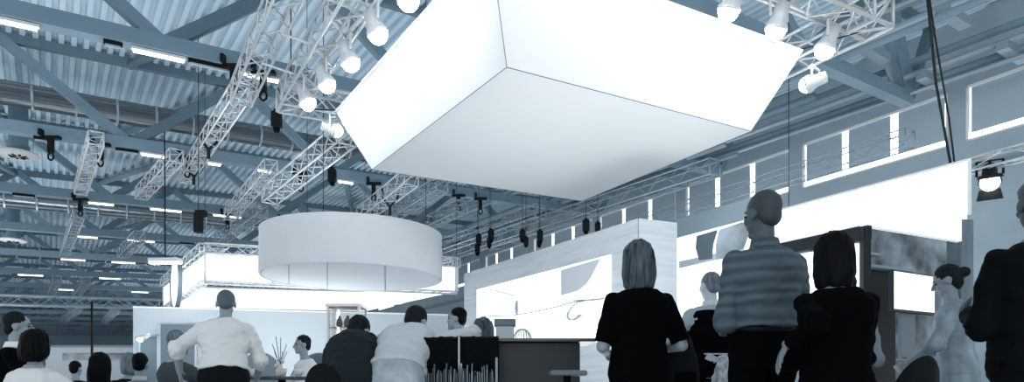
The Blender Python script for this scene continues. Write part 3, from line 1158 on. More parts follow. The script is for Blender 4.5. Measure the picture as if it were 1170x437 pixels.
# dark side cabinet left of the screen
c0 = k0 + vdir * .40 + udir * .22
MB().prism([c0, c0 + vdir * .50, c0 + vdir * .50 + udir * .45, c0 + udir * .45], V((0, 0, HC + 1.44))).build('cabinet', DARKP, t)
a = k0 + vdir * .12 + udir * .1
MB().prism([a + V((0, 0, HC + 1.45)), a + vdir * 1.0 + V((0, 0, HC + 1.45)), a + vdir * 1.0 + udir * .5 + V((0, 0, HC + 1.45)), a + udir * .5 + V((0, 0, HC + 1.45))], V((0, 0, .035))).build('shelf', STEEL, t)
a = k0 + vdir * .12 + udir * .1
MB().prism([a + V((0, 0, HC + 1.6)), a + vdir * .3 + V((0, 0, HC + 1.6)), a + vdir * .3 + udir * .3 + V((0, 0, HC + 1.6)), a + udir * .3 + V((0, 0, HC + 1.6))], V((0, 0, .03))).build('shelf', STEEL, t)
# end post, wood
e0 = k1 + vdir * .02
MB().box(e0 + udir * .1 + V((0, 0, (HC + 2.2) / 2)), (.16, .3, HC + 2.2)).build('end_post', mat('end_post_wood', .2, .7, noise_s=4, noise_a=.2, stretch=(3, 3, .4)), t)
# small bottles on the upper shelf
for i in range(3):
    p = k0 + vdir * (.17 + .09 * i) + udir * .22 + V((0, 0, HC + 1.63))
    o = MB().lathe([(.028, 0), (.03, .01), (.03, .1 + .02 * (i % 2)), (.012, .14 + .02 * (i % 2)), (.012, .18)], 12, M.Translation(p)).build('bottle', [PGREY, MIDP, PGREY][i], smooth=True)
    tag(o, ['pale small bottle nearest the post on the upper booth shelf', 'darker small bottle between two pale ones on the upper booth shelf', 'pale small bottle farthest from the post on the upper booth shelf'][i], 'bottle', 'small bottles on the booth shelf')
# white screen
sx0, sx1 = P(1020, 308, 7.7), P(1068, 308, 8.15)
sv = (sx1 - sx0)
sv.z = 0
zt_, zb_ = P(1020, 308, 7.7).z, P(1020, 356, 7.7).z
sn = V((sv.y, -sv.x, 0)).normalized()
if sn.y > 0:
    sn = -sn
t = root('display_screen', V((sx0.x, sx0.y, zb_)), 'square glowing white screen inside the dark booth', 'screen')
g0_, g1_ = V((sx0.x, sx0.y, 0)), V((sx1.x, sx1.y, 0))
MB().prism([g0_ + V((0, 0, zb_)), g1_ + V((0, 0, zb_)), g1_ + V((0, 0, zt_)), g0_ + V((0, 0, zt_))], sn * -.06).build('case', DARKP, t, bevel=.015)
ii = (g1_ - g0_).normalized()
MB().prism([g0_ + ii * .02 + V((0, 0, zb_ + .03)) + sn * .004, g1_ - ii * .02 + V((0, 0, zb_ + .03)) + sn * .004, g1_ - ii * .02 + V((0, 0, zt_ - .02)) + sn * .004, g0_ + ii * .02 + V((0, 0, zt_ - .02)) + sn * .004], sn * .004).build('screen_face', SCREEN, t)
MB().bar((g0_ + g1_) / 2 + V((0, 0, 0)) - sn * .09, (g0_ + g1_) / 2 + V((0, 0, zt_ - .1)) - sn * .09, .3, .04, sn).build('stand', MIDP, t)

# ------------------------------------------------------------ bar counter
ya = 4.75
cz = HC + (CY - 387.5) / F * ya
xl, xr = (474 - CX) / F * ya, (663 - CX) / F * ya
xm = (570 - CX) / F * ya
t = root('bar_counter', ((xl + xr) / 2, ya + .3, 0), 'dark bar counter with a thin overhanging top, left of the black T-shirt woman', 'counter')
MB().box(((xm + xr) / 2, ya + .27, (cz - .03) / 2), (xr - xm, .5, cz - .03)).build('front_panel', BAR, t)
MB().box(((xl + xm) / 2, ya + .33, (cz - .03) / 2), (xm - xl, .4, cz - .03)).build('side_body', BLACK, t)
MB().box(((xl + xr + .1) / 2, ya + .25, cz - .012), (xr - xl + .12, .62, .024)).build('worktop', mat('worktop_dark', .06, .35), t, bevel=.006)
# black cloth draped over the left half of the bar
cl = MB()
nx, nz_ = 60, 14
front = []
for j in range(nz_ + 1):
    for i in range(nx + 1):
        x = xl - .03 + (xm - xl + .03) * i / nx
        f_ = j / nz_
        wv_ = .018 * math.sin(x * 55 + 2 * math.sin(x * 17)) * f_ + .01 * math.sin(x * 23 + 1)
        zz = cz + .022 + .008 * noise.noise(V((x * 30, 0, 0))) - f_ * .30 - .03 * f_ * noise.noise(V((x * 9, 3, 0)))
        yy = ya - .075 + wv_ - .02 * f_
        if j == 0:
            yy = ya + .06
        front.append(V((x, yy, zz)))
fs = [(j * (nx + 1) + i, j * (nx + 1) + i + 1, (j + 1) * (nx + 1) + i + 1, (j + 1) * (nx + 1) + i) for j in range(nz_) for i in range(nx)]
cl.add(front, fs)
o = cl.build('drape', CLOTHK, smooth=True)
sd = o.modifiers.new('solid', 'SOLIDIFY')
sd.thickness = .012
tag(o, 'black cloth with a ragged hem draped over the left half of the bar', 'cloth')
# rack of upright leaflets under the cloth
rk = root('leaflet_rack', ((xl + xm) / 2, ya - .14, 0), 'black floor rack holding upright leaflets below the black cloth', 'rack')
bx0, bx1 = xl + .05, xm - .005
MB().box(((bx0 + bx1) / 2, ya - .15, .30), (bx1 - bx0, .1, .6)).build('base', BLACK, rk)
MB().box(((bx0 + bx1) / 2, ya - .205, .74), (bx1 - bx0, .01, .08)).build('rail', BLACK, rk)
for x_, h_ in ((bx0 + .008, HC + .17), (bx1 - .008, HC + .19)):
    MB().box((x_, ya - .16, h_ / 2), (.016, .03, h_)).build('post', mat('rack_post', .2, .4, metal=.4), rk)
n = 42
LFS = [mat('leaflet_%d' % i, v_, .5) for i, v_ in enumerate((.05, .12, .22, .32))]
for i in range(n):
    x = bx0 + .03 + (bx1 - bx0 - .06) * i / (n - 1)
    top = HC + .075 + .065 * random.random() + (.03 if i % 7 == 0 else 0)
    lb = MB().box((x, ya - .15, .6 + (top - .6) / 2), (.005, .075, top - .6), M.Rotation(R(random.uniform(-3, 3)), 3, 'Y'))
    o = lb.build('leaflet', LFS[random.choice((0, 1, 1, 2, 2, 3))])
    tag(o, 'thin upright leaflet in the dark rack below the black cloth', 'leaflet', 'leaflets in the rack below the black cloth')
# bright strip standing in front of the cloth
o = MB().box(((524.5 - CX) / F * (ya - .12), ya - .12, HC + .13), (.012, .02, .42)).box(((527 - CX) / F * (ya - .12), ya - .12, HC + .0), (.012, .02, .30)).build('rack_divider', PGREY, rk)

# things on the bar
p = V(((577 - CX) / F * 5.1, 5.1, cz))
zt_ = HC + (CY - 365) / F * 5.1
t = root('card_printer', p, 'small dark box with a pale lower part on the bar before the lit panels', 'device')
MB().box(p + V((0, 0, (zt_ - cz) * .35)), (.14, .12, (zt_ - cz) * .66)).build('body', PGREY, t, bevel=.008)
MB().box(p + V((0, 0, (zt_ - cz) * .82)), (.165, .14, (zt_ - cz) * .32)).build('lid', MIDP, t, bevel=.008)
p = V(((597 - CX) / F * 5.1, 5.12, cz))
t = root('wire_basket', p, 'pale domed wire basket on the bar right of the dark box', 'basket')
mb = MB()
for i in range(9):
    a = PI * i / 9
    pts = [p + V((.075 * math.cos(a) * math.cos(e_), .075 * math.sin(a) * math.cos(e_), .105 * math.sin(e_))) for e_ in [PI * q / 12 for q in range(13)]]
    mb.path(pts, .0035, 5)
mb.build('wire_dome', ALU, t)
MB().lathe([(.072, .0), (.08, .004), (.08, .012), (.072, .012)], 24, M.Translation(p), close=True).build('rim', ALU, t)

# bar stool to the right of the bar
p = V(((648 - CX) / F * 3.7, 3.7, 0))
zz = HC + (CY - 424) / F * 3.7
t = root('bar_stool', p, 'flat-topped bar stool in front of the dark bar, left of the black T-shirt woman', 'stool')
MB().box(p + V((0, 0, zz - .015)), (.20, .26, .03)).build('seat', mat('stool_seat', .12, .4), t, bevel=.01)
MB().tube(p + V((0, 0, .03)), p + V((0, 0, zz - .03)), .022, n=12).build('post', BLACK, t, smooth=True)
MB().lathe([(.2, 0), (.2, .012), (.03, .035)], 28, M.Translation(p)).build('base', BLACK, t, smooth=True)
MB().lathe([(.12, .3), (.13, .3), (.13, .315), (.12, .315)], 20, M.Translation(p), close=True).build('foot_ring', BLACK, t)

# glass display case left of the hooded man
yc = 7.2
xa, xb = (373 - CX) / F * yc, (411 - CX) / F * yc
zt_, zb_ = HC + (CY - 349) / F * yc, HC + (CY - 395) / F * yc
t = root('display_case', ((xa + xb) / 2, yc + .15, 0), 'tall lit glass display case left of the hooded man', 'display case')
dy = .36
MB().box(((xa + xb) / 2, yc + dy / 2, zb_ / 2), (xb - xa, dy, zb_)).build('base', PGREY, t, bevel=.01)
for x_ in (xa + .012, xb - .012):
    for y_ in (yc + .012, yc + dy - .012):
        MB().box((x_, y_, (zb_ + zt_) / 2), (.024, .024, zt_ - zb_)).build('frame_post', PWHITE, t)
MB().box(((xa + xb) / 2, yc + dy / 2, zt_), (xb - xa + .02, dy + .02, .03)).build('top', PWHITE, t)
MB().box(((xa + xb) / 2, yc + dy / 2, (zb_ + zt_) / 2 - .02), (xb - xa - .03, dy - .03, .008)).build('shelf', GLASS, t)
for nm, cc, ss in (('pane', ((xa + xb) / 2, yc + .006, (zb_ + zt_) / 2), (xb - xa - .05, .004, zt_ - zb_ - .03)), ('pane', (xa + .006, yc + dy / 2, (zb_ + zt_) / 2), (.004, dy - .05, zt_ - zb_ - .03)), ('pane', (xb - .006, yc + dy / 2, (zb_ + zt_) / 2), (.004, dy - .05, zt_ - zb_ - .03))):
    MB().box(cc, ss).build(nm, GLASS, t)
MB().box((xa + .05, yc + dy - .05, (zb_ + zt_) / 2), (.02, .02, zt_ - zb_ - .06)).build('light_strip', TUBE, t)
zs = (zb_ + zt_) / 2 - .016
for i, (fx, zz, r_) in enumerate([(.25, zs, .035), (.5, zs, .045), (.76, zs, .035), (.3, zb_, .05), (.62, zb_, .05)]):
    p = V((xa + (xb - xa) * fx, yc + .2, zz))
    o = MB().lathe([(r_ * .5, 0), (r_, .03), (r_ * 1.05, .06), (r_ * .7, .10), (r_ * .35, .12), (r_ * .45, .14)], 16, M.Translation(p)).build('vase', [MIDP, PGREY, STEEL, STEEL, MIDP][i], smooth=True)
    tag(o, ['left small vase on the glass shelf of the display case', 'middle and largest vase on the glass shelf of the display case', 'right small vase on the glass shelf of the display case', 'left vase on the floor of the display case', 'right vase on the floor of the display case'][i], 'vase', 'vases in the display case')


# ------------------------------------------------- cafe furniture at lower left
def tub_chair(px, py, Y, w, lab, m, rz):
    p = V(((px - CX) / F * Y, Y, 0))
    zt_ = HC + (CY - py) / F * Y
    t = root('tub_chair', p, lab, 'armchair', 'round-backed tub chairs', rotz=rz)
    sh = MB()
    n = 28
    rings = []
    for j, (zf, k_) in enumerate([(.30, .86), (.5, .94), (.8, 1.0), (1.0, 1.0)]):
        for r_ in (1.0, .86):
            pass
    vs, fs = [], []
    for i in range(n + 1):
        a = PI * (-.12 + 1.24 * i / n)
        hh = .58 + (zt_ - .58) * max(0, math.sin(a)) ** .7
        for (r_, z_) in ((w * .5, .25), (w * .54, hh - .03), (w * .51, hh), (w * .47, hh - .03), (w * .42, .3)):
            vs.append(V((r_ * math.cos(a), -r_ * math.sin(a), z_)))
    for i in range(n):
        for q in range(5):
            q2 = (q + 1) % 5
            fs.append((i * 5 + q, i * 5 + q2, (i + 1) * 5 + q2, (i + 1) * 5 + q))
    fs += [(0, 1, 2, 3, 4), tuple(n * 5 + q for q in (4, 3, 2, 1, 0))]
    sh.add(vs, fs)
    sh.build('backrest', m, t, smooth=True)
    MB().lathe([(w * .4, .25), (w * .43, .3), (w * .43, .42), (w * .38, .46)], 24).build('seat', m, t, smooth=True)
    for i in range(4):
        a = PI / 4 + i * PI / 2
        MB().tube((w * .36 * math.cos(a), w * .36 * math.sin(a), 0), (w * .3 * math.cos(a), w * .3 * math.sin(a), .26), .014, .018).build('leg', BLACK, t)
    return t


tub_chair(300, 404, 7.6, .56, 'pale grey tub chair right of the white-shirted man', mat('tub_pale', .34, .8), R(15))
tub_chair(356, 402, 8.2, .66, 'darker blue-grey tub chair holding the seated person in white', mat('tub_blue', .15, .8), R(180))
# black chair back, beside the hooded man
yc = 4.0
p = V(((372 - CX) / F * yc, yc, 0))
t = root('black_chair', p, 'black rounded chair back cut by the bottom edge, left of the hooded man', 'chair', rotz=0)
zt_ = HC + (CY - 415.5) / F * yc
sh = MB()
pts = []
for i in range(21):
    a = PI * i / 20
    pts.append(V((-.115 * math.cos(a) * (1.0), -.02, zt_ - .22 + .22 * math.sin(a) ** .6)))
sh.prism([V((-.13, -.02, .42))] + pts + [V((.13, -.02, .42))], V((0, -.05, 0)))
sh.build('backrest', mat('chair_black', .006, .7, spec=.1), t, bevel=.015)
MB().box((0, .2, .44), (.4, .42, .06)).build('seat', mat('chair_black', .006, .7, spec=.1), t, bevel=.02)
for x_ in (-.17, .17):
    for y_ in (.02, .38):
        MB().tube((x_, y_, 0), (x_ * .9, y_, .42), .014, .017).build('leg', BLACK, t)
# cafe table with a vase of twigs
yt = 6.3
p = V(((322 - CX) / F * yt, yt, 0))
zz = HC + (CY - 431) / F * yt
t = root('cafe_table', p, 'dark cafe table with twigs and cups, right of the white-shirted man', 'table', rotz=0)
MB().lathe([(.44, zz - .03), (.46, zz - .02), (.46, zz - .004), (.45, zz)], 40).build('table_top', mat('table_dark', .08, .4), t, smooth=False)
MB().tube((0, 0, .02), (0, 0, zz - .03), .035, n=14).build('pedestal', BLACK, t, smooth=True)
MB().lathe([(.25, 0), (.25, .015), (.04, .04)], 28).build('base', BLACK, t, smooth=True)
q = V((p.x, p.y - .05, zz))
t = root('twig_vase', q, 'small pale vase of dark twigs on the cafe table', 'vase', rotz=0)
MB().lathe([(.025, 0), (.035, .01), (.04, .06), (.02, .1), (.024, .11)], 18).build('vase_body', PWHITE, t, smooth=True)
for i in range(7):
    a = i * 2 * PI / 7
    L_ = .14 + .07 * (i % 3)
    tw_ = MB().path([V((0, 0, .09)), V((.03 * math.cos(a), .03 * math.sin(a), .09 + L_ * .5)), V((.07 * math.cos(a), .07 * math.sin(a), .1 + L_))], .0035, 5)
    tw_.build('twig', mat('twig', .06, .7), t)
mb = MB()
for i in range(10):
    a = random.random() * 6.28
    mb.ell((.06 * random.random() * math.cos(a), .06 * random.random() * math.sin(a), .1 + .06 * random.random()), (.018, .018, .022), n=8, m=6)
mb.build('blossom', PWHITE, t, smooth=True)
for i, (dx, dy, lab) in enumerate([(-.22, -.1, 'white cup left of the twig vase on the cafe table'), (.2, -.12, 'white cup right of the twig vase on the cafe table'), (.09, -.22, 'smaller white cup close before the twig vase')]):
    r_ = .04 if i < 2 else .032
    q = V((p.x + dx, p.y + dy, zz))
    t = root('cup', q, lab, 'cup', 'white cups on the cafe table', rotz=i)
    MB().lathe([(r_ * .6, 0), (r_ * .95, .03), (r_, .075), (r_ * .9, .075), (r_ * .8, .03), (r_ * .4, .012)], 20).build('cup_body', PWHITE, t, smooth=True)
    mb = MB()
    mb.path([V((r_ * .9 + .022 * math.sin(a_), 0, .04 - .022 * math.cos(a_))) for a_ in [PI * w / 8 for w in range(9)]], .004, 6)
    mb.build('handle', PWHITE, t)

# fur covered chair near the striped man
yf = 5.0
p = V(((836 - CX) / F * yf, yf, 0))
zt_ = HC + (CY - 404) / F * yf
t = root('fur_chair', p, 'chair covered with a shaggy pale fur, below the card the vest man holds', 'chair', rotz=R(-10))
mb = MB()
mb.ell((0, 0, zt_ - .26), (.15, .07, .26), n=28, m=18)
o = mb.build('fur_throw', mat('fur_pale', .5, .9, bump=(70, 1.0), noise_s=40, noise_a=.5, stretch=(1, 1, .35)), t, remesh=.008, smooth_it=1, folds=(.022, 38, 14))
MB().box((0, .2, .44), (.38, .4, .07)).build('seat', DARKP, t, bevel=.02)
MB().box((0, .0, .6), (.2, .04, .3)).build('backrest', DARKP, t, bevel=.01)
for x_ in (-.16, .16):
    for y_ in (.03, .37):
        MB().tube((x_, y_, 0), (x_ * .9, y_, .42), .014, .018).build('leg', BLACK, t)

# dark armchair at bottom right
yf = 4.6
p = V(((1040 - CX) / F * yf, yf, 0))
tub_chair(1036, 408, 4.6, .36, 'dark tub chair below the glowing square screen', mat('tub_dark', .012, .8, spec=.1), R(10))
# ------------------------------------------------------------------ people
SKIN = mat('skin', .30, .55, sat=.8)
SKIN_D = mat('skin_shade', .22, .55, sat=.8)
HAIR_K = mat('hair_black', .004, .6, spec=.06, noise_s=60, noise_a=.5, stretch=(1, 1, .12))
HAIR_B = mat('hair_dark', .014, .6, spec=.06, noise_s=60, noise_a=.5, stretch=(1, 1, .12))
HAIR_G = mat('hair_grey', .14, .6, noise_s=50, noise_a=.5, stretch=(1, 1, .12))
HAIR_S = mat('hair_streaked', .07, .5, spec=.1, noise_s=42, noise_a=.85, stretch=(1, 1, .10))
EYE = mat('eye_dark', .02, .2)
SHOE = mat('shoe_black', .01, .4)


def ik(a, b, l1, l2, hint):
    a, b, hint = V(a), V(b), V(hint)
    d = b - a
    L = min(d.length, (l1 + l2) * .995)
    d = d.normalized()
    b = a + d * L
    x = (l1 * l1 - l2 * l2 + L * L) / (2 * L)
    hh = math.sqrt(max(0, l1 * l1 - x * x))
    h = hint - d * hint.dot(d)
    h = h.normalized() if h.length > 1e-4 else V((0, -1, 0))
    return a + d * x + h * hh, b


TORSO = [(-.11, .150, .105, -.005), (-.02, .172, .120, -.008), (.07, .158, .110, 0), (.17, .143, .100, .004), (.28, .156, .110, .004), (.38, .172, .116, -.002),
         (.44, .168, .108, -.008), (.485, .132, .088, -.012), (.515, .092, .068, -.012), (.545, .062, .060, -.008)]


def person(name_lab, px, Y, rotz, Hh=1.75, seat=None, lean=0, curl=0, wide=1.0, thick=1.0, hyaw=0, hpitch=0, hroll=0, armL=None, armR=None, hair='short', hair_m=None,
           top=None, sleeve='long', top_amp=.010, bottom=None, hem=.02, skin=None, feetd=.2, skirt=False, face=True, hood=False, vox=.0105, hand_curl=.5, collar=None, X=None, vest=None, tuck=False, shoes=True, stool=True):
    """a standing or seated figure in its own space: x right, y forward, z up; feet on the floor"""
    x0 = (px - CX) / F * Y if X is None else X
    t = root('person', (x0, Y, 0), name_lab, 'person', rotz=rotz)
    k = Hh / 1.75
    skin = skin or SKIN
    hz = (.93 * k) if seat is None else seat + .10
    hip = V((0, 0, hz))

    def fr(z):
        zz = max(0.0, z / k)
        # spine: lean at the hip plus a curl that grows upward
        n = 6
        y = 0.0
        h = 0.0
        for i in range(n):
            q = zz * (i + .5) / n
            a = lean + curl * min(1, q / .5)
            y += math.sin(a) * zz / n
            h += math.cos(a) * zz / n
        a = lean + curl * min(1, zz / .5)
        if z < 0:
            return hip + V((0, 0, z)), 0.0
        return hip + V((0, y * k, h * k)), a

    def sp(x, y, z):
        p, a = fr(z)
        return p + V((x, y * math.cos(a), -y * math.sin(a)))

    wd, tk = wide * k, thick * k
    # joints
    shz = .440 * k
    SH = {s: sp(s * .160 * wd, -.008 * k, shz) for s in (-1, 1)}
    HP = {s: hip + V((s * .088 * k, 0, -.02)) for s in (-1, 1)}
    pn, an = fr(.545 * k)
    ah = an * .45 + hpitch
    hd = pn + V((0, math.sin(an * .6), math.cos(an * .6))) * (.158 * k) + V((0, .018 * k, 0))
    RH = M.Rotation(hyaw, 3, 'Z') @ M.Rotation(-ah, 3, 'X') @ M.Rotation(hroll, 3, 'Y')

    def hp_(x, y, z):
        return hd + RH @ V((x * k, y * k, z * k))

    # limbs
    la, lf = .295 * k, .255 * k
    ARM = {}
    for s, spec in ((-1, armL), (1, armR)):
        if spec is None:
            w_ = SH[s] + V((s * .07, .06, -.52 * k))
            hint = V((s * .3, -1, 0))
            hdir = None
        else:
            w_ = V(spec[0])
            hint = V(spec[1])
            hdir = V(spec[2]) if len(spec) > 2 and spec[2] is not None else None
        e_, w2 = ik(SH[s], w_, la, lf, hint)
        ARM[s] = (e_, w2, hdir if hdir is not None else (w2 - e_).normalized())
    LEG = {}
    for s in (-1, 1):
        if seat is None:
            ank = V((s * .10 * k, -.02 + (.06 * s), .085 * k))
            kn, ank = ik(HP[s], ank, .43 * k, .42 * k, V((0, 1, 0)))
        else:
            kz = min(hz - .03, .52 * k) if seat < .6 else hz - .16
            kn = V((s * .11, .40 * k, kz))
            ank = V((s * .12, .34 * k, .085 if seat < .6 else .32))
        LEG[s] = (kn, ank)

    # ---- body: one continuous surface
    b = MB()
    b.loft([(z * k, rx * wd * .93, ry * tk * .93, yc) for z, rx, ry, yc in TORSO], sp, 20)
    b.cap(pn + V((0, 0, -.03)), .054 * k, hd + V((0, -.015, -.05 * k)), .052 * k)
    for s in (-1, 1):
        b.cap(SH[s], .043 * k, ARM[s][0], .038 * k)
        b.cap(ARM[s][0], .041 * k, ARM[s][1], .028 * k)
        b.cap(HP[s], .078 * k, LEG[s][0], .054 * k)
        b.cap(LEG[s][0], .053 * k, LEG[s][1], .036 * k)
        f0 = LEG[s][1]
        b.cap(f0 + V((0, -.03, -.045 * k)), .034 * k, f0 + V((s * .01, .14, -.055 * k)), .026 * k)
        # hand: palm, four unequal bent fingers, thumb from the side
        w_, d = ARM[s][1], ARM[s][2].normalized()
        pn_ = V((-s, 0, 0))                     # palm faces inward
        if abs(d.dot(pn_)) > .8:
            pn_ = V((0, 0, -1))
        pn_ = (pn_ - d * pn_.dot(d)).normalized()
        sd_ = d.cross(pn_).normalized()
        if sd_.z < 0 and abs(sd_.z) > .3 or (abs(sd_.z) <= .3 and sd_.y < 0):
            sd_ = -sd_                          # towards the thumb
        Rm = M((sd_, d, pn_)).transposed()
        b.ell(w_ + d * .052 * k, (.041 * k, .052 * k, .016 * k), Rm, 14, 9)
        for fi, (off, ln) in enumerate(((.031, .074), (.0105, .084), (-.0105, .078), (-.031, .06))):
            q0 = w_ + d * .088 * k + sd_ * off * k
            a1, a2 = hand_curl * .9, hand_curl * 1.9
            d1 = (d * math.cos(a1) + pn_ * math.sin(a1) + sd_ * off * 2.2).normalized()
            d2 = (d * math.cos(a2) + pn_ * math.sin(a2) + sd_ * off * 2.2).normalized()
            q1 = q0 + d1 * ln * .52 * k
            q2 = q1 + d2 * ln * .48 * k
            b.cap(q0, .0092 * k, q1, .0085 * k, 8).cap(q1, .0085 * k, q2, .0072 * k, 8)
        q0 = w_ + d * .025 * k + sd_ * .032 * k
        q1 = q0 + (d * .6 + sd_ * .65 + pn_ * .35).normalized() * .042 * k
        q2 = q1 + (d * .9 + sd_ * .2 + pn_ * .4).normalized() * .034 * k
        b.cap(q0, .014 * k, q1, .011 * k, 8).cap(q1, .011 * k, q2, .0088 * k, 8)
    # head
    b.ell(hp_(0, -.008, .028), (.074 * k, .094 * k, .090 * k), RH, 18, 12)
    b.ell(hp_(0, .026, -.045), (.058 * k, .066 * k, .076 * k), RH, 16, 10)
    b.ell(hp_(0, .070, -.098), (.026 * k, .022 * k, .020 * k), RH, 10, 8)
    b.cap(hp_(0, .092, .004), .009 * k, hp_(0, .112, -.030), .014 * k, 8)
    b.ell(hp_(0, .074, .022), (.052 * k, .018 * k, .014 * k), RH, 12, 8)
    b.ell(hp_(0, .088, -.060), (.024 * k, .010 * k, .011 * k), RH, 10, 8)
    for s in (-1, 1):
        b.ell(hp_(s * .077, -.008, -.012), (.012 * k, .024 * k, .033 * k), RH, 10, 8)
        b.ell(hp_(s * .040, .066, -.028), (.022 * k, .018 * k, .02 * k), RH, 10, 8)
    body = b.build('body', skin, t, remesh=vox * .8, smooth_it=2)
    if face:
        for s in (-1, 1):
            MB().ell(hp_(s * .031, .084, .000), (.013 * k, .007 * k, .008 * k), RH, 10, 8).build('eye', EYE, t, smooth=True)
            MB().cap(hp_(s * .018, .091, .022), .004, hp_(s * .045, .080, .024), .003, 8).build('eyebrow', hair_m or HAIR_B, t, smooth=True)
        MB().cap(hp_(-.02, .0955, -.061), .0035, hp_(.02, .0955, -.061), .0035, 8).build('lips', SKIN_D, t, smooth=True)

    # ---- trousers or skirt
    bm_ = bottom or DARKP
    c = MB()
    if skirt:
        rings = []
        for z, rx, ry in ((.10, .165, .125), (0, .19, .145), (-.2, .205, .165), (-.45, .225, .19), (-.74, .25, .22)):
            rings.append((z * k, rx * wd, ry * tk, 0))
        c.loft(list(reversed(rings)), lambda x, y, z: hip + V((x, y, z)), 28)
        c.build('skirt', bm_, t, remesh=vox, folds=(.012, 9, 1.5))
    else:
        c.loft([(z * k, rx * wd * 1.06 + .006, ry * tk * 1.07 + .006, yc) for z, rx, ry, yc in TORSO[:3]] + [(.10 * k, .158 * wd, .112 * tk, 0)], sp, 22)
        for s in (-1, 1):
            c.cap(HP[s], .098 * k, LEG[s][0], .072 * k, 14)
            c.cap(LEG[s][0], .072 * k, LEG[s][0] + (LEG[s][1] - LEG[s][0]) * .96, .058 * k, 14)
        c.build('trousers', bm_, t, remesh=vox, folds=(.008, 8, 5))
        MB().loft([(.085 * k, .160 * wd * 1.03, .115 * tk * 1.03, 0), (.115 * k, .158 * wd * 1.03, .114 * tk * 1.03, 0)], sp, 28).build('belt', BLACK, t, smooth=True)
    if shoes:
        for s in (-1, 1):
            f0 = LEG[s][1]
            MB().cap(f0 + V((0, -.035, -.045 * k)), .042 * k, f0 + V((s * .01, .16, -.052 * k)), .034 * k).build('shoe', SHOE, t, remesh=.012)

    # ---- top
    tm = top or DARKP
    c = MB()
    low = hem
    rings = [(z * k, rx * wd, ry * tk, yc) for z, rx, ry, yc in TORSO if z * k > low + .02]
    z0 = low
    r0 = rings[0]
    ex = .020 if sleeve != 'short' else .016
    rr = [(z0, max(r0[1], .160 * wd) + ex + .008, max(r0[2], .112 * tk) + ex + .008, 0)]
    for z, rx, ry, yc in rings:
        if z > .53 * k:
            continue
        e2 = ex * (1.0 if z < .45 * k else .6)
        rr.append((z, rx * 1.02 + e2, ry * 1.04 + e2, yc))
    c.loft(rr, sp, 26)
    cut = None
    for s in (-1, 1):
        e_, w_, hd_ = ARM[s]
        c.ell(SH[s], (.060 * k,) * 3)
        if sleeve in ('long', 'rolled'):
            c.ell(e_ + (e_ - (SH[s] + w_) / 2).normalized() * .008, (.068 * k,) * 3)
        if sleeve == 'long':
            c.cap(SH[s], .062 * k, e_, .054 * k, 14)
            c.tube(e_, e_ + (w_ - e_) * .93, .055 * k, .042 * k, 16)
        elif sleeve == 'rolled':
            c.cap(SH[s], .068 * k, e_, .058 * k, 14)
            c.tube(e_, e_ + (w_ - e_) * .35, .058 * k, .054 * k, 16)
        elif sleeve == 'short':
            c.tube(SH[s], SH[s] + (e_ - SH[s]) * .92, .060 * k, .062 * k, 16)
        elif sleeve == 'none':
            pass
    c.build('shirt' if sleeve in ('short', 'rolled') else 'jacket' if not skirt else 'blouse', tm, t, remesh=vox, smooth_it=8, folds=(top_amp, 8, 14))
    if collar:
        MB().loft([(.515 * k, .083 * k, .078 * k, -.012), (.54 * k, .070 * k, .071 * k, -.01), (.568 * k, .064 * k, .068 * k, -.004)], sp, 24).build('collar', collar, t, smooth=True)
    if vest:
        rr2 = []
        for z, rx, ry, yc in rr:
            if z > .50 * k:
                continue
            f_ = 1.0 if z < .36 * k else .88
            rr2.append((z - .01, rx * f_ + .016, ry * 1.02 + .018, yc))
        MB().loft(rr2, sp, 26).build('vest', vest, t, remesh=vox, folds=(.006, 7, 10))
    if hood:
        m_ = MB()
        for i in range(13):
            a = PI * (i / 12) * 1.5 - PI * .25
            p, aa = fr(.52 * k)
            q = p + V((.105 * math.cos(a) * k, (-.10 * math.sin(a) - .02) * k, (.045 * math.sin(a) + .02) * k))
            m_.ell(q, (.058 * k, .055 * k, .05 * k), n=12, m=8)
        m_.build('hood', tm, t, remesh=.012, folds=(.006, 14, 14))

    # ---- hair
    hm = hair_m or HAIR_B
    c = MB()
    if hair == 'short':
        c.ell(hp_(0, -.020, .044), (.081 * k, .096 * k, .086 * k), RH, 20, 12)
        c.ell(hp_(0, -.058, -.012), (.069 * k, .050 * k, .070 * k), RH, 16, 10)
        c.build('hair', hm, t, remesh=.009, folds=(.005, 45, 18))
    elif hair == 'cropped':
        c.ell(hp_(0, -.020, .036), (.079 * k, .092 * k, .087 * k), RH, 20, 12)
        c.ell(hp_(0, -.058, -.015), (.065 * k, .046 * k, .062 * k), RH, 16, 10)
        c.build('hair', hm, t, remesh=.009)
    elif hair in ('bob', 'long', 'lob'):
        lo = {'bob': -.135, 'lob': -.19, 'long': -.27}[hair]
        rings = [(lo, .080, .062, -.045), (lo + .03, .096, .078, -.04), (-.06, .106, .094, -.030), (0, .102, .098, -.022), (.055, .095, .097, -.018), (.095, .076, .082, -.018), (.122, .045, .05, -.018), (.133, .012, .014, -.018)]
        if hair != 'bob':
            rings.insert(2, (-.11, .106, .088, -.038))
        c.loft(rings, lambda x, y, z: hp_(x, y if y < .045 else .045 + (y - .045) * .3, z), 30)
        c.build('hair', hm, t, remesh=.009, folds=(.009, 42, 5))
    elif hair == 'bun':
        c.ell(hp_(0, -.020, .044), (.082 * k, .097 * k, .087 * k), RH, 20, 12)
        c.ell(hp_(0, -.055, -.02), (.072 * k, .055 * k, .075 * k), RH, 16, 10)
        c.ell(hp_(0, -.13, .02), (.045 * k, .042 * k, .042 * k), RH, 14, 9)
        c.build('hair', hm, t, remesh=.009, folds=(.005, 45, 14))
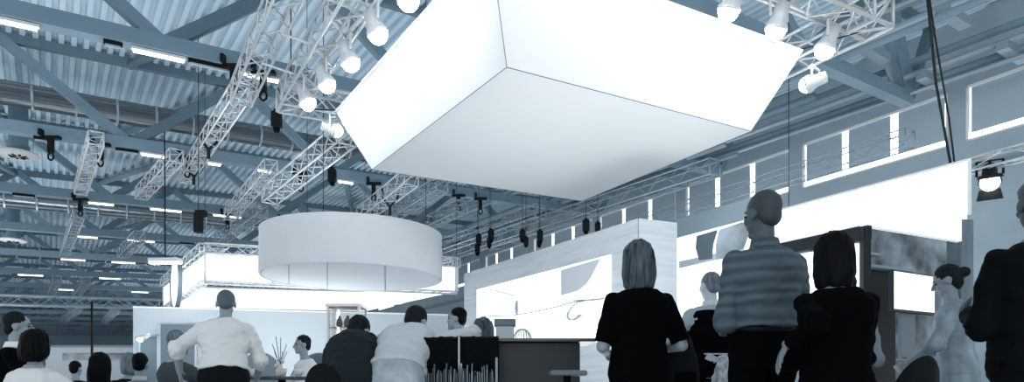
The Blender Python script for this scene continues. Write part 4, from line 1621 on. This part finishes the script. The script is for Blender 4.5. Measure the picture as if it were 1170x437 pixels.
    if seat is not None and stool:
        sx, sy = x0, Y
        col = 'bar_stool' if seat > .6 else 'stool'
        st = root(col, (x0, Y, 0), 'stool under the ' + name_lab if len(('stool under the ' + name_lab).split()) <= 16 else 'stool under the ' + ' '.join(name_lab.split()[:12]), 'stool', rotz=rotz)
        MB().lathe([(.15, seat - .06), (.17, seat - .045), (.17, seat - .025), (.15, seat - .015)], 24).build('seat', BLACK, st, smooth=True)
        for i in range(4):
            a = PI / 4 + PI / 2 * i
            MB().tube((.19 * math.cos(a), .19 * math.sin(a), 0), (.11 * math.cos(a), .11 * math.sin(a), seat - .05), .013, n=8).build('leg', BLACK, st)
    return t, ARM, hp_


def loc2(t, p):
    """point in a person's own space to world"""
    return t.matrix_basis @ V(p)


CL_K = mat('cloth_black', .002, .95, spec=.03)
CL_NAVY = mat('cloth_navy', .007, .85, spec=.08)
CL_W = mat('cloth_white', .72, .85, sat=.45, spec=.1)
CL_PALE = mat('cloth_pale', .55, .85, sat=.7, spec=.1)
CL_GREY = mat('cloth_grey', .20, .85)
CL_MID = mat('cloth_mid', .12, .85)
JEAN = mat('cloth_jean', .42, .85, sat=.8, noise_s=9, noise_a=.25)
STRIPE = wave_mat('striped_jacket', .065, .115, 1.6, 'Z', 7.0, stretch=(.5, .5, 3.2), sat=1.2)
CL_COAT = mat('cloth_coat', .004, .9, spec=.08)
BLUR_HEAD = mat('hair_mid', .06, .6, noise_s=40, noise_a=.4, stretch=(1, 1, .15))

# black T-shirt woman with streaked hair, seen from behind
person('woman seen from behind in a black T-shirt with streaked shoulder-length hair', 730, 3.95, R(4), 1.66, hair='lob', hair_m=HAIR_S, hyaw=R(-6), top=CL_K, sleeve='short', bottom=CL_K, hem=-.02, wide=1.04, thick=1.12,
       armL=((-.15, .22, 1.00), (-.42, -1, -.3)), armR=((.17, .20, 1.02), (.5, -1, -.3)), vox=.0085, top_amp=.006)
# dark shoulder bag hanging by her side
p = V(((772 - CX) / F * 4.15, 4.15, 0))
zt_ = HC + (CY - 398) / F * 4.15
hb = root('shoulder_bag', p + V((.06, .1, zt_ - .36)), 'dark shoulder bag hanging right of the black T-shirt woman', 'bag', rotz=R(10))
MB().loft([(0, .10, .06, 0), (.03, .125, .075, 0), (.22, .12, .07, 0), (.33, .10, .045, 0), (.36, .085, .02, 0)], lambda x, y, z: V((x, y, z)), 24).build('bag_body', CL_NAVY, hb, smooth=True)
MB().path([V((-.08 + .002 * i, 0, .34)) if i == 0 else V((-.08 * math.cos(PI * i / 10), 0, .34 + .13 * math.sin(PI * i / 10))) for i in range(11)], .008, 6).build('handle', BLACK, hb)
MB().box((0, -.072, .15), (.14, .012, .12)).build('pocket', CL_K, hb, bevel=.006)

# man in dark vest with pale sleeves
tv_, av_, _h = person('man from behind in a dark vest over pale sleeves, holding a small card', 812, 6.0, R(6), 1.83, hair='cropped', hair_m=HAIR_G, hyaw=R(12), top=mat('sleeve_pale', .34, .85), sleeve='long', bottom=CL_K, vest=CL_K, hem=-.05, wide=1.12, thick=1.05,
       armL=((-.20, .10, 1.02), (-1, -.4, 0)), armR=((.10, -.18, 1.06), (1, -.6, -.2), (-.75, .05, -.1)), collar=CL_PALE, skin=mat('skin_pale', .50, .55, sat=.8))
cp = V((tv_.location)) + M.Rotation(R(6), 3, 'Z') @ (av_[1][1] + av_[1][2].normalized() * .17)
cd = root('note_card', cp, 'small pale card in the hand of the man in the dark vest', 'card')
MB().box(cp, (.09, .004, .06), M.Rotation(R(25), 3, 'Y') @ M.Rotation(R(15), 3, 'X')).build('sheet', PGREY, cd)
MB().box(cp + V((.06, .004, .036)), (.24, .006, .01)).build('clip_edge', PGREY, cd)

# tall man in striped jacket
person('tall man in a striped grey-blue jacket and black trousers, seen from behind', 873, 3.62, R(8), 1.87, hair='cropped', hair_m=mat('hair_blue_grey', .045, .6), hyaw=R(14), top=STRIPE, sleeve='long', bottom=CL_K, hem=.12, wide=1.02, thick=1.05,
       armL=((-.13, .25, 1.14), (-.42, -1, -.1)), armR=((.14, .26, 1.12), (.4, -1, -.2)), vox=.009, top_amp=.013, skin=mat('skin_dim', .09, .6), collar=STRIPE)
# dark haired person in black with the hand on the hip
person('person in black beside the striped man, pale hand hanging at the hip', 955, 3.12, R(-8), 1.52, hair='lob', hair_m=HAIR_K, hyaw=R(-25), top=CL_K, sleeve='long', bottom=CL_K, hem=-.10, wide=1.0, thick=1.1,
       armL=((-.235, -.05, .99), (.25, -1, .12), (-.45, -.12, -.85)), armR=((.10, .24, 1.02), (.15, -1, -.5)), vox=.008, hand_curl=.28, skin=SKIN_D)
# partly hidden person in grey behind
person('partly hidden person in a grey shirt behind the one in black', 966, 4.75, R(-20), 1.60, hair='short', hair_m=HAIR_K, top=CL_GREY, sleeve='long', bottom=CL_K, hem=-.08, wide=1.0,
       armR=((.13, .16, .98), (.3, -1, -.4)))
# woman in a pale long dress, stooping left
person('woman in a pale flowing dress bending to the left before the end post', 1094, 5.15, R(56), 1.74, hair='bun', hair_m=HAIR_B, lean=R(1), curl=R(6), hpitch=R(16), top=mat('dress_pale', .26, .85, noise_s=3, noise_a=.45, stretch=(2, 2, .6)), sleeve='rolled', bottom=mat('dress_pale', .3, .85), skirt=True, hem=-.05,
       armL=((-.16, .32, .98), (-1, -.4, -.4)), armR=((.18, .30, 1.0), (1, -.4, -.4)), vox=.009, top_amp=.016, skin=SKIN_D)
# big dark figure cut by the right edge
person('large person in a dark coat cut by the right edge, forearm raised forward', 1190, 2.9, R(-6), 1.72, hair='short', hair_m=BLUR_HEAD, top=CL_COAT, sleeve='long', bottom=CL_K, hem=-.14, wide=1.15, thick=1.25,
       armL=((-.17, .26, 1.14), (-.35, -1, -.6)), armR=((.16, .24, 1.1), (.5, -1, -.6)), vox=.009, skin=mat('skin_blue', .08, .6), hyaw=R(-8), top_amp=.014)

# white-shirted man from behind
person('man from behind in a white rolled-sleeve shirt and dark belted trousers', 256, 5.3, R(20), 1.63, lean=R(13), curl=R(14), hpitch=R(4), hair='cropped', hair_m=mat('hair_mid_grey', .10, .6), top=CL_W, sleeve='rolled', bottom=CL_NAVY, hem=.05, wide=1.14, thick=1.08,
       armL=((-.34, .16, .90), (-.55, -1, .2)), armR=((.24, .30, .86), (.45, -1, .1)), top_amp=.016, vox=.009)
# hooded man leaning on the bar
person('man in a dark hooded sweatshirt leaning forward, left of the bar', 398, 4.45, R(6), 1.74, seat=.68, lean=R(34), curl=R(38), hpitch=R(4), hyaw=R(-20), hair='short', hair_m=HAIR_B, top=mat('hoodie_navy', .02, .85, spec=.1), sleeve='long', bottom=CL_K, hem=-.06, wide=1.02, thick=1.15, hood=True,
       armL=((-.10, .60, .80), (-.5, -.3, -1)), armR=((.06, .60, .80), (.2, -.3, -1)), vox=.009, top_amp=.016)
# man in pale sweater leaning on the bar
person('man in a pale sweater and light jeans leaning an arm on the bar', 452, 4.52, R(-6), 1.80, seat=.72, lean=R(34), curl=R(34), hpitch=R(2), hyaw=R(-12), hair='short', hair_m=HAIR_B, top=CL_PALE, sleeve='long', bottom=JEAN, hem=.08, wide=1.1, thick=1.15,
       armL=((-.12, .66, .95), (-1, -.2, -.6)), armR=((.24, .60, 1.14), (1, -.3, .2), (.2, 1, -.1)), vox=.009, top_amp=.013)
# man behind the bar, profile to the left
person('dark-haired man in profile behind the bar, facing left', 524, 6.5, R(72), 1.56, hair='short', hair_m=HAIR_K, top=CL_NAVY, sleeve='long', bottom=CL_K, hem=-.05, wide=.95, skin=mat('skin_mid', .34, .55), armL=((-.15, .25, .95), (-1, -.5, 0)), armR=((.15, .25, .95), (1, -.5, 0)))
# streaky hair just above the bar
person('person with streaked hair whose head just tops the bar', 552, 5.75, R(-10), 1.66, seat=.50, hair='lob', hair_m=HAIR_S, top=CL_GREY, sleeve='long', bottom=CL_K, hem=-.05, armL=((-.14, .3, .75), (-1, -.2, -.6)), armR=((.14, .3, .75), (1, -.2, -.6)))

# seated visitors at the lower left
sit = dict(armL=((-.16, .28, .66), (-1, -.2, -.4)), armR=((.16, .28, .66), (1, -.2, -.4)))
person('man in a dark suit with a white collar, far left edge', 18, 5.6, R(-62), 1.74, seat=.50, hair='short', hair_m=HAIR_B, top=CL_K, sleeve='long', bottom=CL_K, hem=-.05, collar=PWHITE, hyaw=R(0), armL=((-.16, .3, .8), (-1, -.2, -.4)), armR=((.16, .3, .8), (1, -.2, -.4)))
person('woman from behind with a black bob and white top, lower left corner', 40, 4.95, R(-4), 1.64, seat=.34, hair='bob', hair_m=HAIR_K, top=CL_W, sleeve='long', bottom=CL_NAVY, hem=-.05, wide=1.06, hyaw=R(-8), top_amp=.010, vox=.009, **sit)
person('long-haired woman in dark clothes with pale straps, fourth head from the left', 114, 6.3, R(8), 1.60, seat=.25, hair='long', hair_m=HAIR_K, top=CL_K, sleeve='long', bottom=CL_K, hem=-.05, **sit)
person('small dark head far behind, left of the long-haired woman', 86, 9.2, R(0), 1.55, seat=.30, hair='short', hair_m=HAIR_K, top=CL_NAVY, sleeve='long', bottom=CL_K, face=False, vox=.014, **sit)
person('dark-haired man in a grey shirt seated before the narrow poster', 160, 6.9, R(10), 1.66, seat=.25, hair='short', hair_m=HAIR_K, top=CL_GREY, sleeve='long', bottom=CL_NAVY, hem=-.05, collar=CL_PALE, **sit)
person('person with brown-grey hair just left of the man in the grey shirt', 148, 7.6, R(30), 1.66, seat=.28, hair='bob', hair_m=HAIR_G, top=CL_NAVY, sleeve='long', bottom=CL_K, face=False, vox=.014, **sit)
person('man with cropped grey hair and dark polo shirt, left of the white-shirted man', 202, 6.3, R(-30), 1.76, seat=.40, hair='cropped', hair_m=HAIR_G, top=mat('polo_dark', .05, .85), sleeve='short', bottom=CL_K, hem=-.05, wide=1.1, hyaw=R(-12), skin=SKIN, armL=((-.18, .28, .72), (-1, -.2, -.4)), armR=((.2, .3, .8), (1, -.2, -.4)))
person('person in white with dark hair seated in the blue-grey tub chair', 352, 8.0, R(120), 1.66, seat=.52, stool=False, hair='short', hair_m=HAIR_B, top=CL_W, sleeve='long', bottom=CL_GREY, hem=-.05, lean=R(5), **sit)

# ------------------------------------------------------------------ lights
w = bpy.data.worlds.new('world')
sc.world = w
w.use_nodes = True
bg = w.node_tree.nodes['Background']
bg.inputs['Color'].default_value = (.92, .965, 1, 1)
bg.inputs['Strength'].default_value = .7


def area(name, loc, target, sx, sy, e, col=(1, 1, 1)):
    ld = bpy.data.lights.new(name, 'AREA')
    ld.shape = 'RECTANGLE'
    ld.size, ld.size_y = sx, sy
    ld.energy = e
    ld.color = col
    o = bpy.data.objects.new(name, ld)
    COL.objects.link(o)
    o.location = loc
    d = V(target) - V(loc)
    o.rotation_euler = d.to_track_quat('-Z', 'Z').to_euler()
    return o


# added unseen area lights behind the camera and at left, brightening hall and roof
area('rear_fill_light', (-4, -26, 5), (0, 24, 8), 44, 9, 3500)
area('left_fill_light', (-46, 16, 5), (10, 30, 8.5), 60, 9, 6500)
# added unseen fill lights at floor level, brightening roof and lightbox underside
for i, (x, y, e) in enumerate([(-16, 10, 700), (-7, 19, 700), (8, 22, 700), (-26, 32, 900), (-4, 36, 900), (12, 9, 500), (1.6, 8.2, 190), (14, 40, 900), (-22, 56, 1200), (0, 62, 1200), (-40, 70, 1200)]):
    area('floor_fill_light', (x, y, .12), (x, y, 12), 5 if y > 9 else 2.5, 5 if y > 9 else 2.5, e * .68)

bpy.data.scenes.remove(TS)
bpy.data.batch_remove(TRASH)
